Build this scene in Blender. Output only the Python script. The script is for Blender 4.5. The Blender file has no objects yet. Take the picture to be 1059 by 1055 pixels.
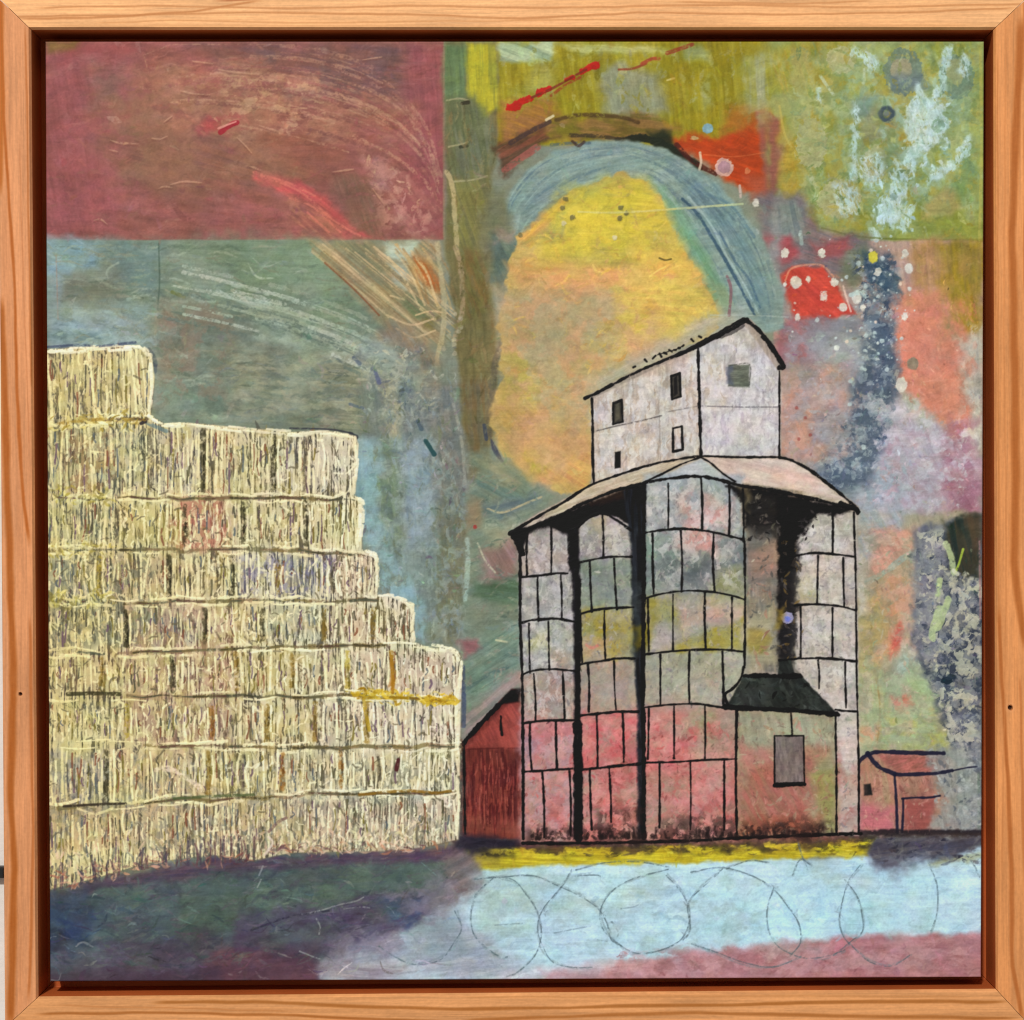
import bpy, math
import numpy as np

# ---------------------------------------------------------------- camera, room light, lamp, exposure
PX = 0.000315                                   # metres per drawing unit (the panel is about 30 cm square)
CAM_D = 0.75                                    # camera distance from the front of the frame
scene = bpy.context.scene
cam_data = bpy.data.cameras.new('camera')
cam = bpy.data.objects.new('camera', cam_data)
scene.collection.objects.link(cam)
scene.camera = cam
cam.location = (0, 0, CAM_D)
cam_data.sensor_width = 36
cam_data.lens = 18 / (529.5 * PX / CAM_D)
cam_data.clip_start, cam_data.clip_end = 0.01, 30

world = bpy.data.worlds.new('World'); scene.world = world; world.use_nodes = True
bg = world.node_tree.nodes['Background']
bg.inputs['Color'].default_value = (1.0, 0.97, 0.93, 1); bg.inputs['Strength'].default_value = 0.33

def lamp(name, loc, size, power, colour):
    l = bpy.data.lights.new(name, 'AREA'); l.shape = 'DISK'; l.size = size; l.energy = power; l.color = colour
    o = bpy.data.objects.new(name, l); scene.collection.objects.link(o); o.location = loc
    d = np.array([0, 0, 0]) - np.array(loc)
    import mathutils
    o.rotation_euler = mathutils.Vector(d).to_track_quat('-Z', 'Y').to_euler()
    return o
lamp('ceiling_spot', (-0.7, 2.3, 3.2), 0.3, 132, (1.0, 0.985, 0.955))

scene.cycles.filter_width = 1.1
vs = scene.view_settings
vs.view_transform = 'Standard'; vs.look = 'None'; vs.exposure = 0; vs.gamma = 1; vs.use_curve_mapping = False

# ---------------------------------------------------------------- helpers
def W(u, v, z=0.0):
    """drawing units (origin top left, v down) at depth z in front of (+) or behind (-) the frame face"""
    k = PX * (CAM_D - z) / CAM_D
    return ((u - 529.5) * k, (527.5 - v) * k, z)

def to_lin(c):
    c = np.asarray(c, float)
    return np.where(c <= .04045, c / 12.92, ((c + .055) / 1.055) ** 2.4)

def mesh_obj(name, verts, faces, mat, parent=None, cols=None, smooth=True):
    me = bpy.data.meshes.new(name)
    v = np.asarray(verts, np.float32); f = np.asarray(faces, np.int32)
    me.vertices.add(len(v)); me.vertices.foreach_set('co', v.ravel())
    me.loops.add(f.size); me.loops.foreach_set('vertex_index', f.ravel())
    me.polygons.add(len(f)); me.polygons.foreach_set('loop_start', np.arange(len(f), dtype=np.int32) * f.shape[1])
    try: me.polygons.foreach_set('loop_total', np.full(len(f), f.shape[1], np.int32))
    except Exception: pass
    me.polygons.foreach_set('use_smooth', np.full(len(f), smooth))
    if cols is not None:
        a = me.color_attributes.new('paint', 'FLOAT_COLOR', 'POINT')
        a.data.foreach_set('color', np.hstack([cols, np.ones((len(cols), 1))]).astype(np.float32).ravel())
    me.update(calc_edges=True); me.validate()
    me.materials.append(mat)
    o = bpy.data.objects.new(name, me); scene.collection.objects.link(o)
    if parent: o.parent = parent
    return o

def node_mat(name, rough=.6, spec=.3):
    m = bpy.data.materials.new(name); m.use_nodes = True
    b = m.node_tree.nodes['Principled BSDF']
    b.inputs['Roughness'].default_value = rough; b.inputs['Specular IOR Level'].default_value = spec
    return m, m.node_tree.nodes, m.node_tree.links, b

def noise_node(N, L, scale, stretch, detail=3, rough=.55):
    tc = N.new('ShaderNodeTexCoord'); mp = N.new('ShaderNodeMapping'); mp.inputs['Scale'].default_value = stretch
    n = N.new('ShaderNodeTexNoise'); n.inputs['Scale'].default_value = scale; n.inputs['Detail'].default_value = detail; n.inputs['Roughness'].default_value = rough
    L.new(tc.outputs['Object'], mp.inputs['Vector']); L.new(mp.outputs['Vector'], n.inputs['Vector'])
    return n

def painted_mat(name, stretch, amount, bump, rough, spec, scale=1500):
    """colour carried by the surface, broken up by a fine procedural grain"""
    m, N, L, b = node_mat(name, rough, spec)
    at = N.new('ShaderNodeAttribute'); at.attribute_name = 'paint'
    n = noise_node(N, L, scale, stretch)
    mr = N.new('ShaderNodeMapRange'); mr.inputs['From Min'].default_value = .25; mr.inputs['From Max'].default_value = .75
    mr.inputs['To Min'].default_value = 1 - amount; mr.inputs['To Max'].default_value = 1 + amount
    L.new(n.outputs['Fac'], mr.inputs['Value'])
    mx = N.new('ShaderNodeVectorMath'); mx.operation = 'SCALE'
    L.new(at.outputs['Color'], mx.inputs[0]); L.new(mr.outputs['Result'], mx.inputs['Scale']); L.new(mx.outputs['Vector'], b.inputs['Base Color'])
    bp = N.new('ShaderNodeBump'); bp.inputs['Strength'].default_value = bump; bp.inputs['Distance'].default_value = .0002
    L.new(n.outputs['Fac'], bp.inputs['Height']); L.new(bp.outputs['Normal'], b.inputs['Normal'])
    return m

# ---------------------------------------------------------------- the wall behind
wm, N, L, b = node_mat('white_plaster', .8, .2)
n = noise_node(N, L, 60, (1, 1, 1)); cr = N.new('ShaderNodeValToRGB')
cr.color_ramp.elements[0].color = (.70, .66, .60, 1); cr.color_ramp.elements[1].color = (.84, .81, .77, 1)
L.new(n.outputs['Fac'], cr.inputs['Fac']); L.new(cr.outputs['Color'], b.inputs['Base Color'])
bp = N.new('ShaderNodeBump'); bp.inputs['Strength'].default_value = .2; bp.inputs['Distance'].default_value = .001
n2 = noise_node(N, L, 400, (1, 1, 1)); L.new(n2.outputs['Fac'], bp.inputs['Height']); L.new(bp.outputs['Normal'], b.inputs['Normal'])
WALL_Z = -0.027
wall = mesh_obj('wall', [(-1.5, -1.2, WALL_Z), (1.5, -1.2, WALL_Z), (1.5, 1.2, WALL_Z), (-1.5, 1.2, WALL_Z)], [(0, 1, 2, 3)], wm)
wall['kind'] = 'structure'

# ---------------------------------------------------------------- the painter
# A small numpy paint box: it lays brush strokes, washes and ink lines on a grid of
# points of the panel (colour and paint thickness at every point).
NX, NY = 1480, 1480
QUAD = [(47, 43), (1017.5, 43), (1014.5, 1010.5), (52, 1015)]      # panel corners in drawing units

def homography(q):
    A, b = [], []
    for (s, t), (x, y) in zip([(0, 0), (1, 0), (1, 1), (0, 1)], q):
        A.append([s, t, 1, 0, 0, 0, -x * s, -x * t]); b.append(x)
        A.append([0, 0, 0, s, t, 1, -y * s, -y * t]); b.append(y)
    h = np.linalg.solve(np.array(A, float), np.array(b, float))
    return np.append(h, 1).reshape(3, 3)

HM = homography(QUAD); HI = np.linalg.inv(HM)
_s, _t = np.meshgrid(np.linspace(0, 1, NX), np.linspace(0, 1, NY))
_w = HM[2, 0] * _s + HM[2, 1] * _t + 1
XX = ((HM[0, 0] * _s + HM[0, 1] * _t + HM[0, 2]) / _w).astype(np.float32)
YY = ((HM[1, 0] * _s + HM[1, 1] * _t + HM[1, 2]) / _w).astype(np.float32)
C = np.zeros((NY, NX, 3), np.float32)
TH = np.zeros((NY, NX), np.float32)            # paint thickness
ID = np.zeros((NY, NX), np.int8)
PP = NX / 968.0
rng = np.random.default_rng(11)

def hsh(ix, iy, seed):
    n = (ix.astype(np.int64) * 374761393 + iy.astype(np.int64) * 668265263 + seed * 982451653) & 0xffffffff
    n = ((n ^ (n >> 13)) * 1274126177) & 0xffffffff
    n = n ^ (n >> 16)
    return ((n & 0xffff) / 65535.0).astype(np.float32)

def vn(x, y, seed=0):
    ix = np.floor(x); iy = np.floor(y); fx = x - ix; fy = y - iy
    fx = fx * fx * (3 - 2 * fx); fy = fy * fy * (3 - 2 * fy)
    a = hsh(ix, iy, seed); b = hsh(ix + 1, iy, seed); c = hsh(ix, iy + 1, seed); d = hsh(ix + 1, iy + 1, seed)
    return a + (b - a) * fx + (c - a) * fy + (a - b - c + d) * fx * fy

def fbm(x, y, seed=0, o=3):
    s = 0; a = .5; t = 0
    for i in range(o):
        s = s + a * vn(x, y, seed + i * 17); t += a; a *= .55; x = x * 2.03 + 3.1; y = y * 2.03 + 7.7
    return s / t

def aniso(x, y, ang, L, w, seed, o=3):
    c, s = math.cos(math.radians(ang)), math.sin(math.radians(ang))
    return fbm((x * c + y * s) / L, (-x * s + y * c) / w, seed, o)

def sstep(a, b, x):
    t = np.clip((x - a) / (b - a), 0, 1); return t * t * (3 - 2 * t)

def grid_box(pts, pad):
    p = np.asarray(pts, float)
    x0, y0, x1, y1 = p[:, 0].min() - pad, p[:, 1].min() - pad, p[:, 0].max() + pad, p[:, 1].max() + pad
    q = np.array([[x0, y0, 1], [x1, y0, 1], [x1, y1, 1], [x0, y1, 1]]) @ HI.T
    q = q[:, :2] / q[:, 2:]
    a = int(max(0, math.floor(q[:, 0].min() * (NX - 1)))); b = int(min(NX, math.ceil(q[:, 0].max() * (NX - 1)) + 1))
    c = int(max(0, math.floor(q[:, 1].min() * (NY - 1)))); d = int(min(NY, math.ceil(q[:, 1].max() * (NY - 1)) + 1))
    if b <= a or d <= c: return None
    return (slice(c, d), slice(a, b))

def col(c): return np.array(c, np.float32) / 255.0

_seed = [100]
def nseed():
    _seed[0] += 7; return _seed[0]

def sdist(pts, x, y):
    """signed distance to a polygon, positive inside"""
    p = np.asarray(pts, np.float32); n = len(p)
    d = np.full(x.shape, 1e12, np.float32); ins = np.zeros(x.shape, bool)
    for i in range(n):
        ax, ay = p[i]; bx, by = p[(i + 1) % n]
        ex, ey = bx - ax, by - ay
        t = np.clip(((x - ax) * ex + (y - ay) * ey) / max(ex * ex + ey * ey, 1e-6), 0, 1)
        d = np.minimum(d, (x - ax - t * ex) ** 2 + (y - ay - t * ey) ** 2)
        if ay != by:
            ins ^= ((ay > y) != (by > y)) & (x < ex * (y - ay) / (by - ay) + ax)
    d = np.sqrt(d)
    return np.where(ins, d, -d)

def lay(sl, m, c, th=0):
    m3 = m[..., None]
    C[sl] = C[sl] * (1 - m3) + c * m3
    if th: TH[sl] += m * th

def patch(pts, c, a=1.0, soft=5, rag=6, rs=16, c2=None, ang=0, L=40, w=5, dry=0.0, var=.05, th=0.0):
    """a brushed area: ragged soft edge, streaks along ang, broken cover when dry"""
    if soft > 2.2: soft, rag = soft * 1.15, rag * 1.35
    sl = grid_box(pts, soft + rag + 2)
    if sl is None: return
    x, y = XX[sl], YY[sl]; s = nseed()
    wx = x + (fbm(x / rs, y / rs, s) - .5) * 2 * rag; wy = y + (fbm(x / rs, y / rs, s + 5) - .5) * 2 * rag
    m = sstep(-soft, soft, sdist(pts, wx, wy)) * a
    st = aniso(x, y, ang, L, w, s + 9)
    if dry: m = m * sstep(dry - .16, dry + .16, aniso(x, y, ang, L * .5, w * .6, s + 21) + (1 - dry) * .12)
    cc = np.broadcast_to(col(c), x.shape + (3,))
    if c2 is not None:
        k = sstep(.36, .64, st)[..., None]; cc = cc * (1 - k) + col(c2) * k
    cc = cc * (1 + (aniso(x, y, ang, L * .7, w * .5, s + 31)[..., None] - .5) * 4 * var)
    lay(sl, m, cc, 0)
    if th: TH[sl] += m * th * (.5 + st)

def cloud(pts, c, a=.7, scale=12, thr=.5, w=.12, soft=10, th=0.0, sx=1.0, only=None):
    """a smoky, sponged veil of colour inside an area"""
    sl = grid_box(pts, soft + 8)
    if sl is None: return
    x, y = XX[sl], YY[sl]; s = nseed()
    wx = x + (fbm(x / 18, y / 18, s) - .5) * 18; wy = y + (fbm(x / 18, y / 18, s + 5) - .5) * 18
    q = fbm((x + (fbm(x / 9, y / 9, s + 7) - .5) * 10) / scale / sx, (y + (fbm(x / 9, y / 9, s + 8) - .5) * 10) / scale, s + 9, 4)
    m = sstep(-soft, soft, sdist(pts, wx, wy)) * sstep(thr - w, thr + w, q) * a
    if only is not None: m = m * (ID[sl] == only)
    lay(sl, m, col(c) * (1 + (fbm(x / 5, y / 5, s + 2)[..., None] - .5) * .14), th)

def smooth(pts, n=6):
    p = np.asarray(pts, float)
    if len(p) < 3: return p
    q = np.vstack([2 * p[0] - p[1], p, 2 * p[-1] - p[-2]]); out = []
    for i in range(1, len(q) - 2):
        a, b, c, d = q[i - 1], q[i], q[i + 1], q[i + 2]
        for t in np.linspace(0, 1, n, endpoint=False):
            out.append(.5 * (2 * b + (c - a) * t + (2 * a - 5 * b + 4 * c - d) * t * t + (3 * b - a - 3 * c + d) * t ** 3))
    out.append(p[-1]); return np.array(out)

def stroke(pts, w, c, a=1.0, dry=0.0, wob=.25, soft=.8, th=0.0, sm=True, taper=0.0):
    """one brush or pen stroke of width w along pts"""
    if sm: pts = smooth(pts)
    sl = grid_box(pts, w + soft + 2)
    if sl is None: return
    x, y = XX[sl], YY[sl]; s = nseed()
    d = np.full(x.shape, 1e9, np.float32); tt = np.zeros(x.shape, np.float32)
    p = np.asarray(pts, np.float32); n = len(p) - 1
    for i in range(n):
        ax, ay = p[i]; bx, by = p[i + 1]; ex, ey = bx - ax, by - ay
        t = np.clip(((x - ax) * ex + (y - ay) * ey) / max(ex * ex + ey * ey, 1e-6), 0, 1)
        e = (x - ax - t * ex) ** 2 + (y - ay - t * ey) ** 2
        k = e < d; d = np.where(k, e, d); tt = np.where(k, (i + t) / n, tt)
    d = np.sqrt(d)
    hw = w * .5 * (1 + (fbm(x / 6, y / 6, s) - .5) * 2 * wob)
    if taper: hw = hw * (1 - taper * np.abs(2 * tt - 1) ** 2)
    m = sstep(soft, -soft, d - hw) * a
    if dry:
        m = m * sstep(dry - .2, dry + .2, fbm(x / 2.2, y / 2.2, s + 3, 2) * .6 + vn(x / 7, y / 7, s + 4) * .4)
    lay(sl, m, col(c), th)

def dot(x, y, r, c, a=1.0, ry=None, th=.05):
    ry = ry or r
    sl = grid_box([(x, y)], max(r, ry) + 3); X, Y = XX[sl], YY[sl]; s = nseed()
    d = np.sqrt(((X - x) / r) ** 2 + ((Y - y) / ry) ** 2) + (fbm(X / 2.6, Y / 2.6, s) - .5) * (.9 if r < 4.2 else .35)
    lay(sl, sstep(1 + .9 / r, 1 - .9 / r, d) * a, col(c) * (1 + (fbm(X / 3, Y / 3, s + 2)[..., None] - .5) * .2), th * 2)

def ring(x, y, rx, ry, w, c, a=1.0, dry=.3, th=.0, rag=.25):
    sl = grid_box([(x, y)], max(rx, ry) + w + 4); X, Y = XX[sl], YY[sl]; s = nseed()
    d = np.sqrt(((X - x) / rx) ** 2 + ((Y - y) / ry) ** 2) + (fbm(X / 9, Y / 9, s) - .5) * 2 * rag
    m = sstep(w * .5 + 1.5, w * .5 - 1.5, np.abs(d - 1) * (rx + ry) * .5) * a
    if dry: m = m * sstep(dry - .2, dry + .2, fbm(X / 3, Y / 3, s + 3, 2))
    lay(sl, m, col(c), th)

def inside(pts, n):
    """n random points in a polygon"""
    p = np.asarray(pts, float); out = []
    lo, hi = p.min(0), p.max(0)
    while len(out) < n:
        q = lo + (hi - lo) * rng.random((n * 2, 2))
        ok = sdist(p, q[:, :1].astype(np.float32), q[:, 1:].astype(np.float32))[:, 0] > 0
        out += list(q[ok])
    return out[:n]

def scumble(pts, n, cols, L=14, w=3, ang=0, aj=20, a=.5, dry=.45, th=.0, bend=.25, jit=10):
    """n loose brush marks of the given colours scattered over an area"""
    for (x, y) in inside(pts, n):
        an = math.radians(ang + rng.normal() * aj); l = L * (.4 + rng.random()) * .5
        dx, dy = math.cos(an) * l, math.sin(an) * l; b = rng.normal() * bend * l
        c = np.array(cols[rng.integers(len(cols))], float) + rng.normal() * jit
        stroke([(x - dx, y - dy), (x - dy / max(l, .1) * b, y + dx / max(l, .1) * b), (x + dx, y + dy)], w * (.5 + rng.random()), c, min(.95, a * 1.55) * (.6 + .4 * rng.random()), dry, .4, .8, th, True, .7)

def dabs(n, L=(5, 16), w=(1.6, 4.5), dl=.16, dh=.09, th=.08, area=None, ang=None, dry=.42, a=.75):
    """short brush touches, each a little lighter, darker, warmer or cooler than the paint it lands on"""
    pts = inside(area, n) if area is not None else [(50 + 964 * rng.random(), 45 + 966 * rng.random()) for _ in range(n)]
    for x, y in pts:
        q = HI @ np.array([x, y, 1.0]); j = int(np.clip(q[0] / q[2] * (NX - 1), 0, NX - 1)); i = int(np.clip(q[1] / q[2] * (NY - 1), 0, NY - 1))
        c = C[i, j] * 255.0
        c = c * (1 + rng.normal() * dl) + rng.normal(size=3) * 255 * dh * .35
        if rng.random() < .05: c = c * .6 + np.array((215, 208, 190)) * .4
        an = (vn(np.array([x / 70.0]), np.array([y / 70.0]), 91)[0] * 2.4 - .6) * math.pi * .5 if ang is None else math.radians(ang + rng.normal() * 15)
        an += rng.normal() * .35; l = .5 * (L[0] + (L[1] - L[0]) * rng.random() ** 1.5); ww = w[0] + (w[1] - w[0]) * rng.random() ** 2
        dx, dy = math.cos(an) * l, math.sin(an) * l; b = rng.normal() * .3
        stroke([(x - dx, y - dy), (x - dy * b, y + dx * b), (x + dx, y + dy)], ww, np.clip(c, 6, 250), a * (.5 + .5 * rng.random()), dry, .5, .7, th * rng.random(), True, .6)

def mark(pts, i):
    sl = grid_box(pts, 2); m = sdist(pts, XX[sl], YY[sl]) > 0
    b = ID[sl]; b[m] = i; ID[sl] = b

def ragged_line(p, q, amp, k=5):
    return [(p[0] + (q[0] - p[0]) * i / k + rng.normal() * amp * .3, p[1] + (q[1] - p[1]) * i / k + rng.normal() * amp) for i in range(k + 1)]
# ---------------------------------------------------------------- the picture, laid down in paint
def R(a, b, c, d): return [(a, b), (c, b), (c, d), (a, d)]

def paint_sky():
    P = patch
    C[:] = col((128, 134, 118))
    # --- red block, upper left
    P(R(30, 30, 459, 248), (150, 94, 90), 1, 1.2, 1.2, 20, (142, 90, 82), 4, 50, 10)
    P(R(40, 60, 120, 240), (148, 86, 90), .6, 18, 14, 40, (140, 80, 82), 80)
    P([(70, 45), (150, 45), (130, 60), (60, 62)], (160, 82, 82), .5, 8, 6)
    P([(90, 66), (125, 64), (125, 112), (95, 112)], (133, 106, 92), .55, 12, 8)
    P([(100, 130), (260, 90), (330, 180), (300, 210), (150, 195), (105, 160)], (139, 98, 78), .75, 18, 16, 40, (128, 92, 78), 15)
    P([(200, 44), (420, 44), (430, 90), (400, 108), (300, 96), (230, 66)], (112, 84, 84), .75, 14, 12, 30, (122, 88, 80), 8)
    P([(420, 48), (458, 48), (458, 246), (430, 246), (418, 150)], (148, 84, 88), .7, 8, 6, 30, (140, 78, 84), 85)
    P([(150, 70), (250, 60), (400, 105), (420, 130), (300, 140), (180, 110)], (160, 106, 88), .55, 16, 14, 30, (140, 92, 80), 12)
    P([(260, 130), (330, 130), (345, 168), (280, 172)], (143, 92, 76), .7, 12)
    P([(340, 178), (388, 182), (400, 246), (372, 244), (352, 214)], (120, 98, 80), .8, 7, 6, 20, (128, 96, 80), 70)
    P([(390, 160), (420, 175), (452, 215), (452, 244), (405, 240), (396, 210)], (160, 108, 98), .6, 8, 8, 16, (146, 92, 88), 50)
    P([(262, 176), (305, 186), (335, 202), (356, 226), (380, 245), (355, 246), (330, 222), (295, 200), (260, 186)], (194, 90, 88), .85, 4, 4, 14, (180, 82, 84), 35)
    P([(300, 200), (330, 212), (372, 246), (315, 247), (295, 225)], (168, 110, 90), .75, 7, 5, 14, (150, 94, 84), 35, 20, 4)
    P([(218, 118), (250, 116), (262, 132), (225, 141), (205, 134)], (176, 78, 80), .7, 6)
    P([(48, 43), (82, 43), (78, 52), (50, 55)], (122, 98, 52), .8, 4, 3)
    P([(380, 165), (398, 162), (404, 192), (386, 192)], (168, 126, 124), .6, 5)
    scumble([(140, 55), (300, 70), (420, 110), (400, 150), (230, 150), (150, 110)], 120, [(186, 144, 110), (178, 128, 104), (150, 96, 82), (120, 80, 72), (172, 104, 88)], 16, 3, 15, 25, .42, .5, .03)
    scumble([(270, 74), (330, 78), (338, 104), (300, 140), (262, 112)], 70, [(196, 156, 118), (178, 138, 108), (150, 98, 86)], 10, 3.2, 30, 50, .5, .5, .04)
    scumble([(380, 165), (410, 175), (440, 215), (425, 240), (385, 205)], 50, [(186, 146, 122), (172, 124, 116), (196, 160, 128)], 10, 3, 45, 40, .5, .5, .03)
    scumble(R(52, 60, 455, 244), 160, [(160, 100, 90), (120, 76, 72), (150, 84, 88), (140, 104, 84)], 26, 4, 5, 20, .25, .45)
    cloud([(130, 60), (300, 66), (430, 110), (440, 150), (300, 160), (150, 130)], (172, 124, 100), .6, 16, .52, .12, 14, .05, 2.2); cloud([(100, 90), (250, 80), (300, 190), (120, 200)], (146, 108, 86), .6, 18, .5, .12, 16, 0, 1.6); cloud([(225, 70), (335, 76), (345, 130), (240, 140)], (190, 150, 118), .65, 8, .55, .08, 10, .08, 1.8)
    cloud([(376, 165), (420, 175), (452, 220), (440, 246), (392, 240)], (182, 134, 120), .7, 9, .5, .1, 8, .06); cloud([(60, 60), (140, 60), (130, 240), (56, 240)], (166, 96, 98), .4, 22, .5, .14, 14); cloud([(260, 48), (420, 48), (420, 100), (300, 104)], (106, 84, 86), .5, 20, .5, .12, 12)
    for k in range(75):
        o = rng.normal() * 24; j = rng.random() * .5; pts = smooth([(150, 92 + o * .5), (230, 84 + o * .8), (320, 92 + o), (395, 118 + o), (440, 160 + o * .8), (456, 205 + o * .6)], 6)
        n_ = len(pts); i0 = int(rng.random() * (n_ - 7)); i1 = min(n_, i0 + 5 + int(rng.random() * 8))
        stroke(np.clip(pts[i0:i1], [50, 46], [456, 244]), 1.2 + rng.random() * 3, [(182, 138, 116), (166, 114, 98), (124, 80, 74), (192, 150, 122), (150, 90, 88)][k % 5], .5, .5, .7, .8, .06, False)
    for p in [[(114, 145), (124, 148), (143, 149)], [(157, 143), (165, 144), (173, 141)], [(163, 195), (170, 193), (178, 194)], [(176, 191), (190, 188), (209, 189)],
              [(97, 228), (104, 227), (111, 232)], [(170, 126), (178, 120)], [(187, 94), (200, 97), (217, 98)], [(226, 72), (245, 75), (268, 77)], [(245, 142), (253, 150), (260, 158)],
              [(196, 63), (220, 66)], [(268, 130), (288, 136)], [(375, 62), (395, 59)], [(344, 178), (366, 175)], [(386, 196), (396, 210)], [(258, 172), (270, 176)], [(113, 155), (122, 157)]]:
        stroke(p, 1.8, (186, 144, 118), .65, .3, .6, .7, .16, True, .7)
        stroke([(a, b + 2.0) for a, b in p], 1.2, (116, 74, 66), .35, .3)
    stroke([(228, 137), (238, 130), (245, 127)], 5, (158, 44, 56), .9, .1, .4, .8, .1); stroke([(226, 133), (236, 129), (244, 126)], 2, (205, 140, 128), .9, .1, .4, .6, .2)
    for p in [[(262, 178), (300, 190), (332, 206)], [(270, 182), (310, 198), (345, 228), (372, 244)], [(300, 205), (325, 215), (352, 240)], [(318, 220), (340, 240)]]:
        stroke(p, 2.4, (206, 120, 104), .6, .4, .5, .8, .05)
    # --- green grey sky under it
    P(R(30, 249, 330, 460), (118, 134, 116), 1, 1.5, 1, 20, (126, 140, 122), 3, 70, 5)
    P([(46, 248), (112, 248), (98, 280), (80, 278), (60, 300), (48, 300)], (128, 158, 172), .95, 9, 7, 14, (140, 166, 176), 30)
    P([(98, 250), (165, 250), (165, 300), (140, 305), (110, 280)], (108, 130, 130), .7, 10, 8)
    P([(60, 284), (120, 280), (130, 320), (70, 330)], (118, 122, 108), .8, 12, 8)
    P(R(46, 290, 62, 362), (132, 148, 150), .7, 5)
    P([(52, 325), (160, 318), (160, 362), (52, 366)], (128, 148, 150), .85, 8, 7, 16, (112, 132, 136), 12, 20, 4)
    P([(200, 250), (330, 250), (330, 300), (240, 310)], (112, 132, 104), .6, 15, 12)
    P([(160, 310), (260, 320), (330, 360), (330, 440), (170, 430), (160, 380)], (124, 128, 112), .85, 14, 10, 30, (116, 126, 114), 5, 50, 4)
    P([(160, 318), (195, 322), (200, 392), (164, 392)], (132, 120, 102), .8, 8, 6, 14, (118, 116, 102), 70)
    P([(162, 392), (260, 388), (290, 440), (165, 436)], (118, 136, 122), .8, 12, 8)
    P([(330, 249), (300, 249), (300, 330), (380, 345), (400, 340), (345, 270)], (122, 142, 118), .9, 8, 6)
    P([(260, 310), (330, 335), (390, 360), (400, 380), (330, 370), (260, 350)], (142, 158, 138), .85, 10, 8, 20, (128, 146, 128), 18)
    P([(240, 358), (385, 362), (400, 450), (330, 450), (230, 435)], (122, 126, 106), .8, 12, 8, 24, (140, 140, 118), 4, 60, 4)
    scumble([(60, 252), (330, 252), (390, 350), (380, 440), (170, 430), (160, 360), (60, 360)], 420, [(150, 162, 142), (104, 120, 104), (140, 150, 128), (112, 128, 122), (130, 128, 108)], 24, 3, 4, 14, .4, .45, .02)
    scumble([(230, 365), (380, 370), (385, 445), (240, 432)], 130, [(158, 160, 132), (98, 108, 94), (144, 146, 120), (106, 116, 116)], 20, 2.6, 5, 12, .45, .4, .02)
    for p in [[(122, 272), (112, 278), (110, 286)], [(84, 327), (104, 322), (126, 326)], [(90, 352), (110, 346), (125, 352)], [(60, 346), (80, 340), (100, 342)], [(132, 310), (150, 305), (165, 309), (185, 312), (222, 312)],
              [(196, 306), (208, 312), (222, 311)], [(225, 300), (240, 308), (262, 318)], [(162, 290), (180, 288), (200, 296)], [(200, 328), (220, 326)], [(262, 320), (300, 334), (345, 352), (380, 362)], [(160, 390), (175, 394), (200, 393)]]:
        stroke(p, 2.6, (162, 178, 162), .55, .42, .6, .9, .06)
    stroke([(200, 306), (212, 314)], 5, (160, 190, 188), .7, .3); stroke([(178, 302), (190, 307)], 4, (110, 116, 68), .8, .3)
    stroke([(240, 300), (258, 314), (270, 318)], 3, (176, 178, 150), .7, .3)
    stroke([(164, 252), (165, 290), (163, 320)], 1.6, (78, 96, 84), .7, .2); stroke([(161, 326), (161, 358)], 2.4, (160, 152, 128), .6, .35)
    stroke([(58, 264), (60, 330)], 1.4, (160, 128, 112), .5, .3)
    stroke([(62, 360), (90, 361), (120, 359)], 3, (84, 98, 118), .7, .3); stroke([(154, 362), (160, 372), (160, 384)], 5, (66, 74, 84), .9, .2); stroke([(156, 396), (157, 415)], 3, (80, 90, 92), .8, .25)
    for y in (397, 404, 411): stroke([(262, y), (300, y + 6), (335, y + 10)], 2, (92, 104, 98), .6, .4)
    cloud(R(50, 252, 330, 440), (142, 156, 140), .4, 20, .53, .1, 14, .03, 2.6); cloud(R(160, 300, 400, 445), (104, 116, 104), .5, 14, .55, .1, 14, 0, 3); cloud(R(56, 320, 162, 362), (150, 170, 172), .6, 9, .52, .1, 8, .05, 2.4); cloud(R(165, 310, 240, 420), (138, 118, 102), .5, 14, .52, .1, 14)
    cloud(R(240, 365, 385, 445), (160, 162, 138), .5, 10, .55, .08, 10, .04, 3); cloud([(260, 310), (330, 335), (400, 360), (400, 385), (260, 350)], (158, 172, 154), .6, 9, .5, .1, 8, .05, 2)
    for k in range(60):
        o = rng.normal() * 20; pts = smooth([(165, 300 + o), (240, 316 + o), (320, 338 + o), (390, 368 + o), (440, 410 + o * .8), (468, 460 + o * .5)], 6)
        n_ = len(pts); i0 = int(rng.random() * (n_ - 7)); i1 = min(n_, i0 + 4 + int(rng.random() * 8))
        stroke(pts[i0:i1], 1.2 + rng.random() * 3.2, [(160, 174, 156), (148, 158, 138), (104, 118, 108), (176, 184, 168)][k % 4], .75, .44, .7, .7, .08, False)
    # --- beige brush streaks
    P([(318, 249), (456, 249), (460, 360), (430, 350), (395, 330), (350, 285)], (164, 144, 108), .9, 6, 5, 14, (140, 134, 104), 42, 50, 4)
    P([(348, 250), (385, 250), (405, 300), (430, 330), (402, 300), (370, 270)], (128, 126, 96), .8, 4, 3, 10, (112, 116, 92), 45, 30, 3)
    P([(398, 250), (432, 250), (424, 270), (405, 268)], (172, 186, 168), .9, 4, 4)
    P([(404, 270), (420, 274), (420, 300), (406, 292)], (160, 170, 154), .8, 4, 4)
    P([(425, 264), (440, 270), (456, 294), (457, 302), (445, 296), (430, 278)], (172, 100, 50), .9, 4, 3)
    P([(418, 302), (436, 312), (448, 330), (430, 328), (416, 318)], (104, 116, 84), .9, 4, 3)
    P([(438, 326), (454, 326), (450, 344), (438, 340)], (120, 112, 68), .85, 4)
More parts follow.
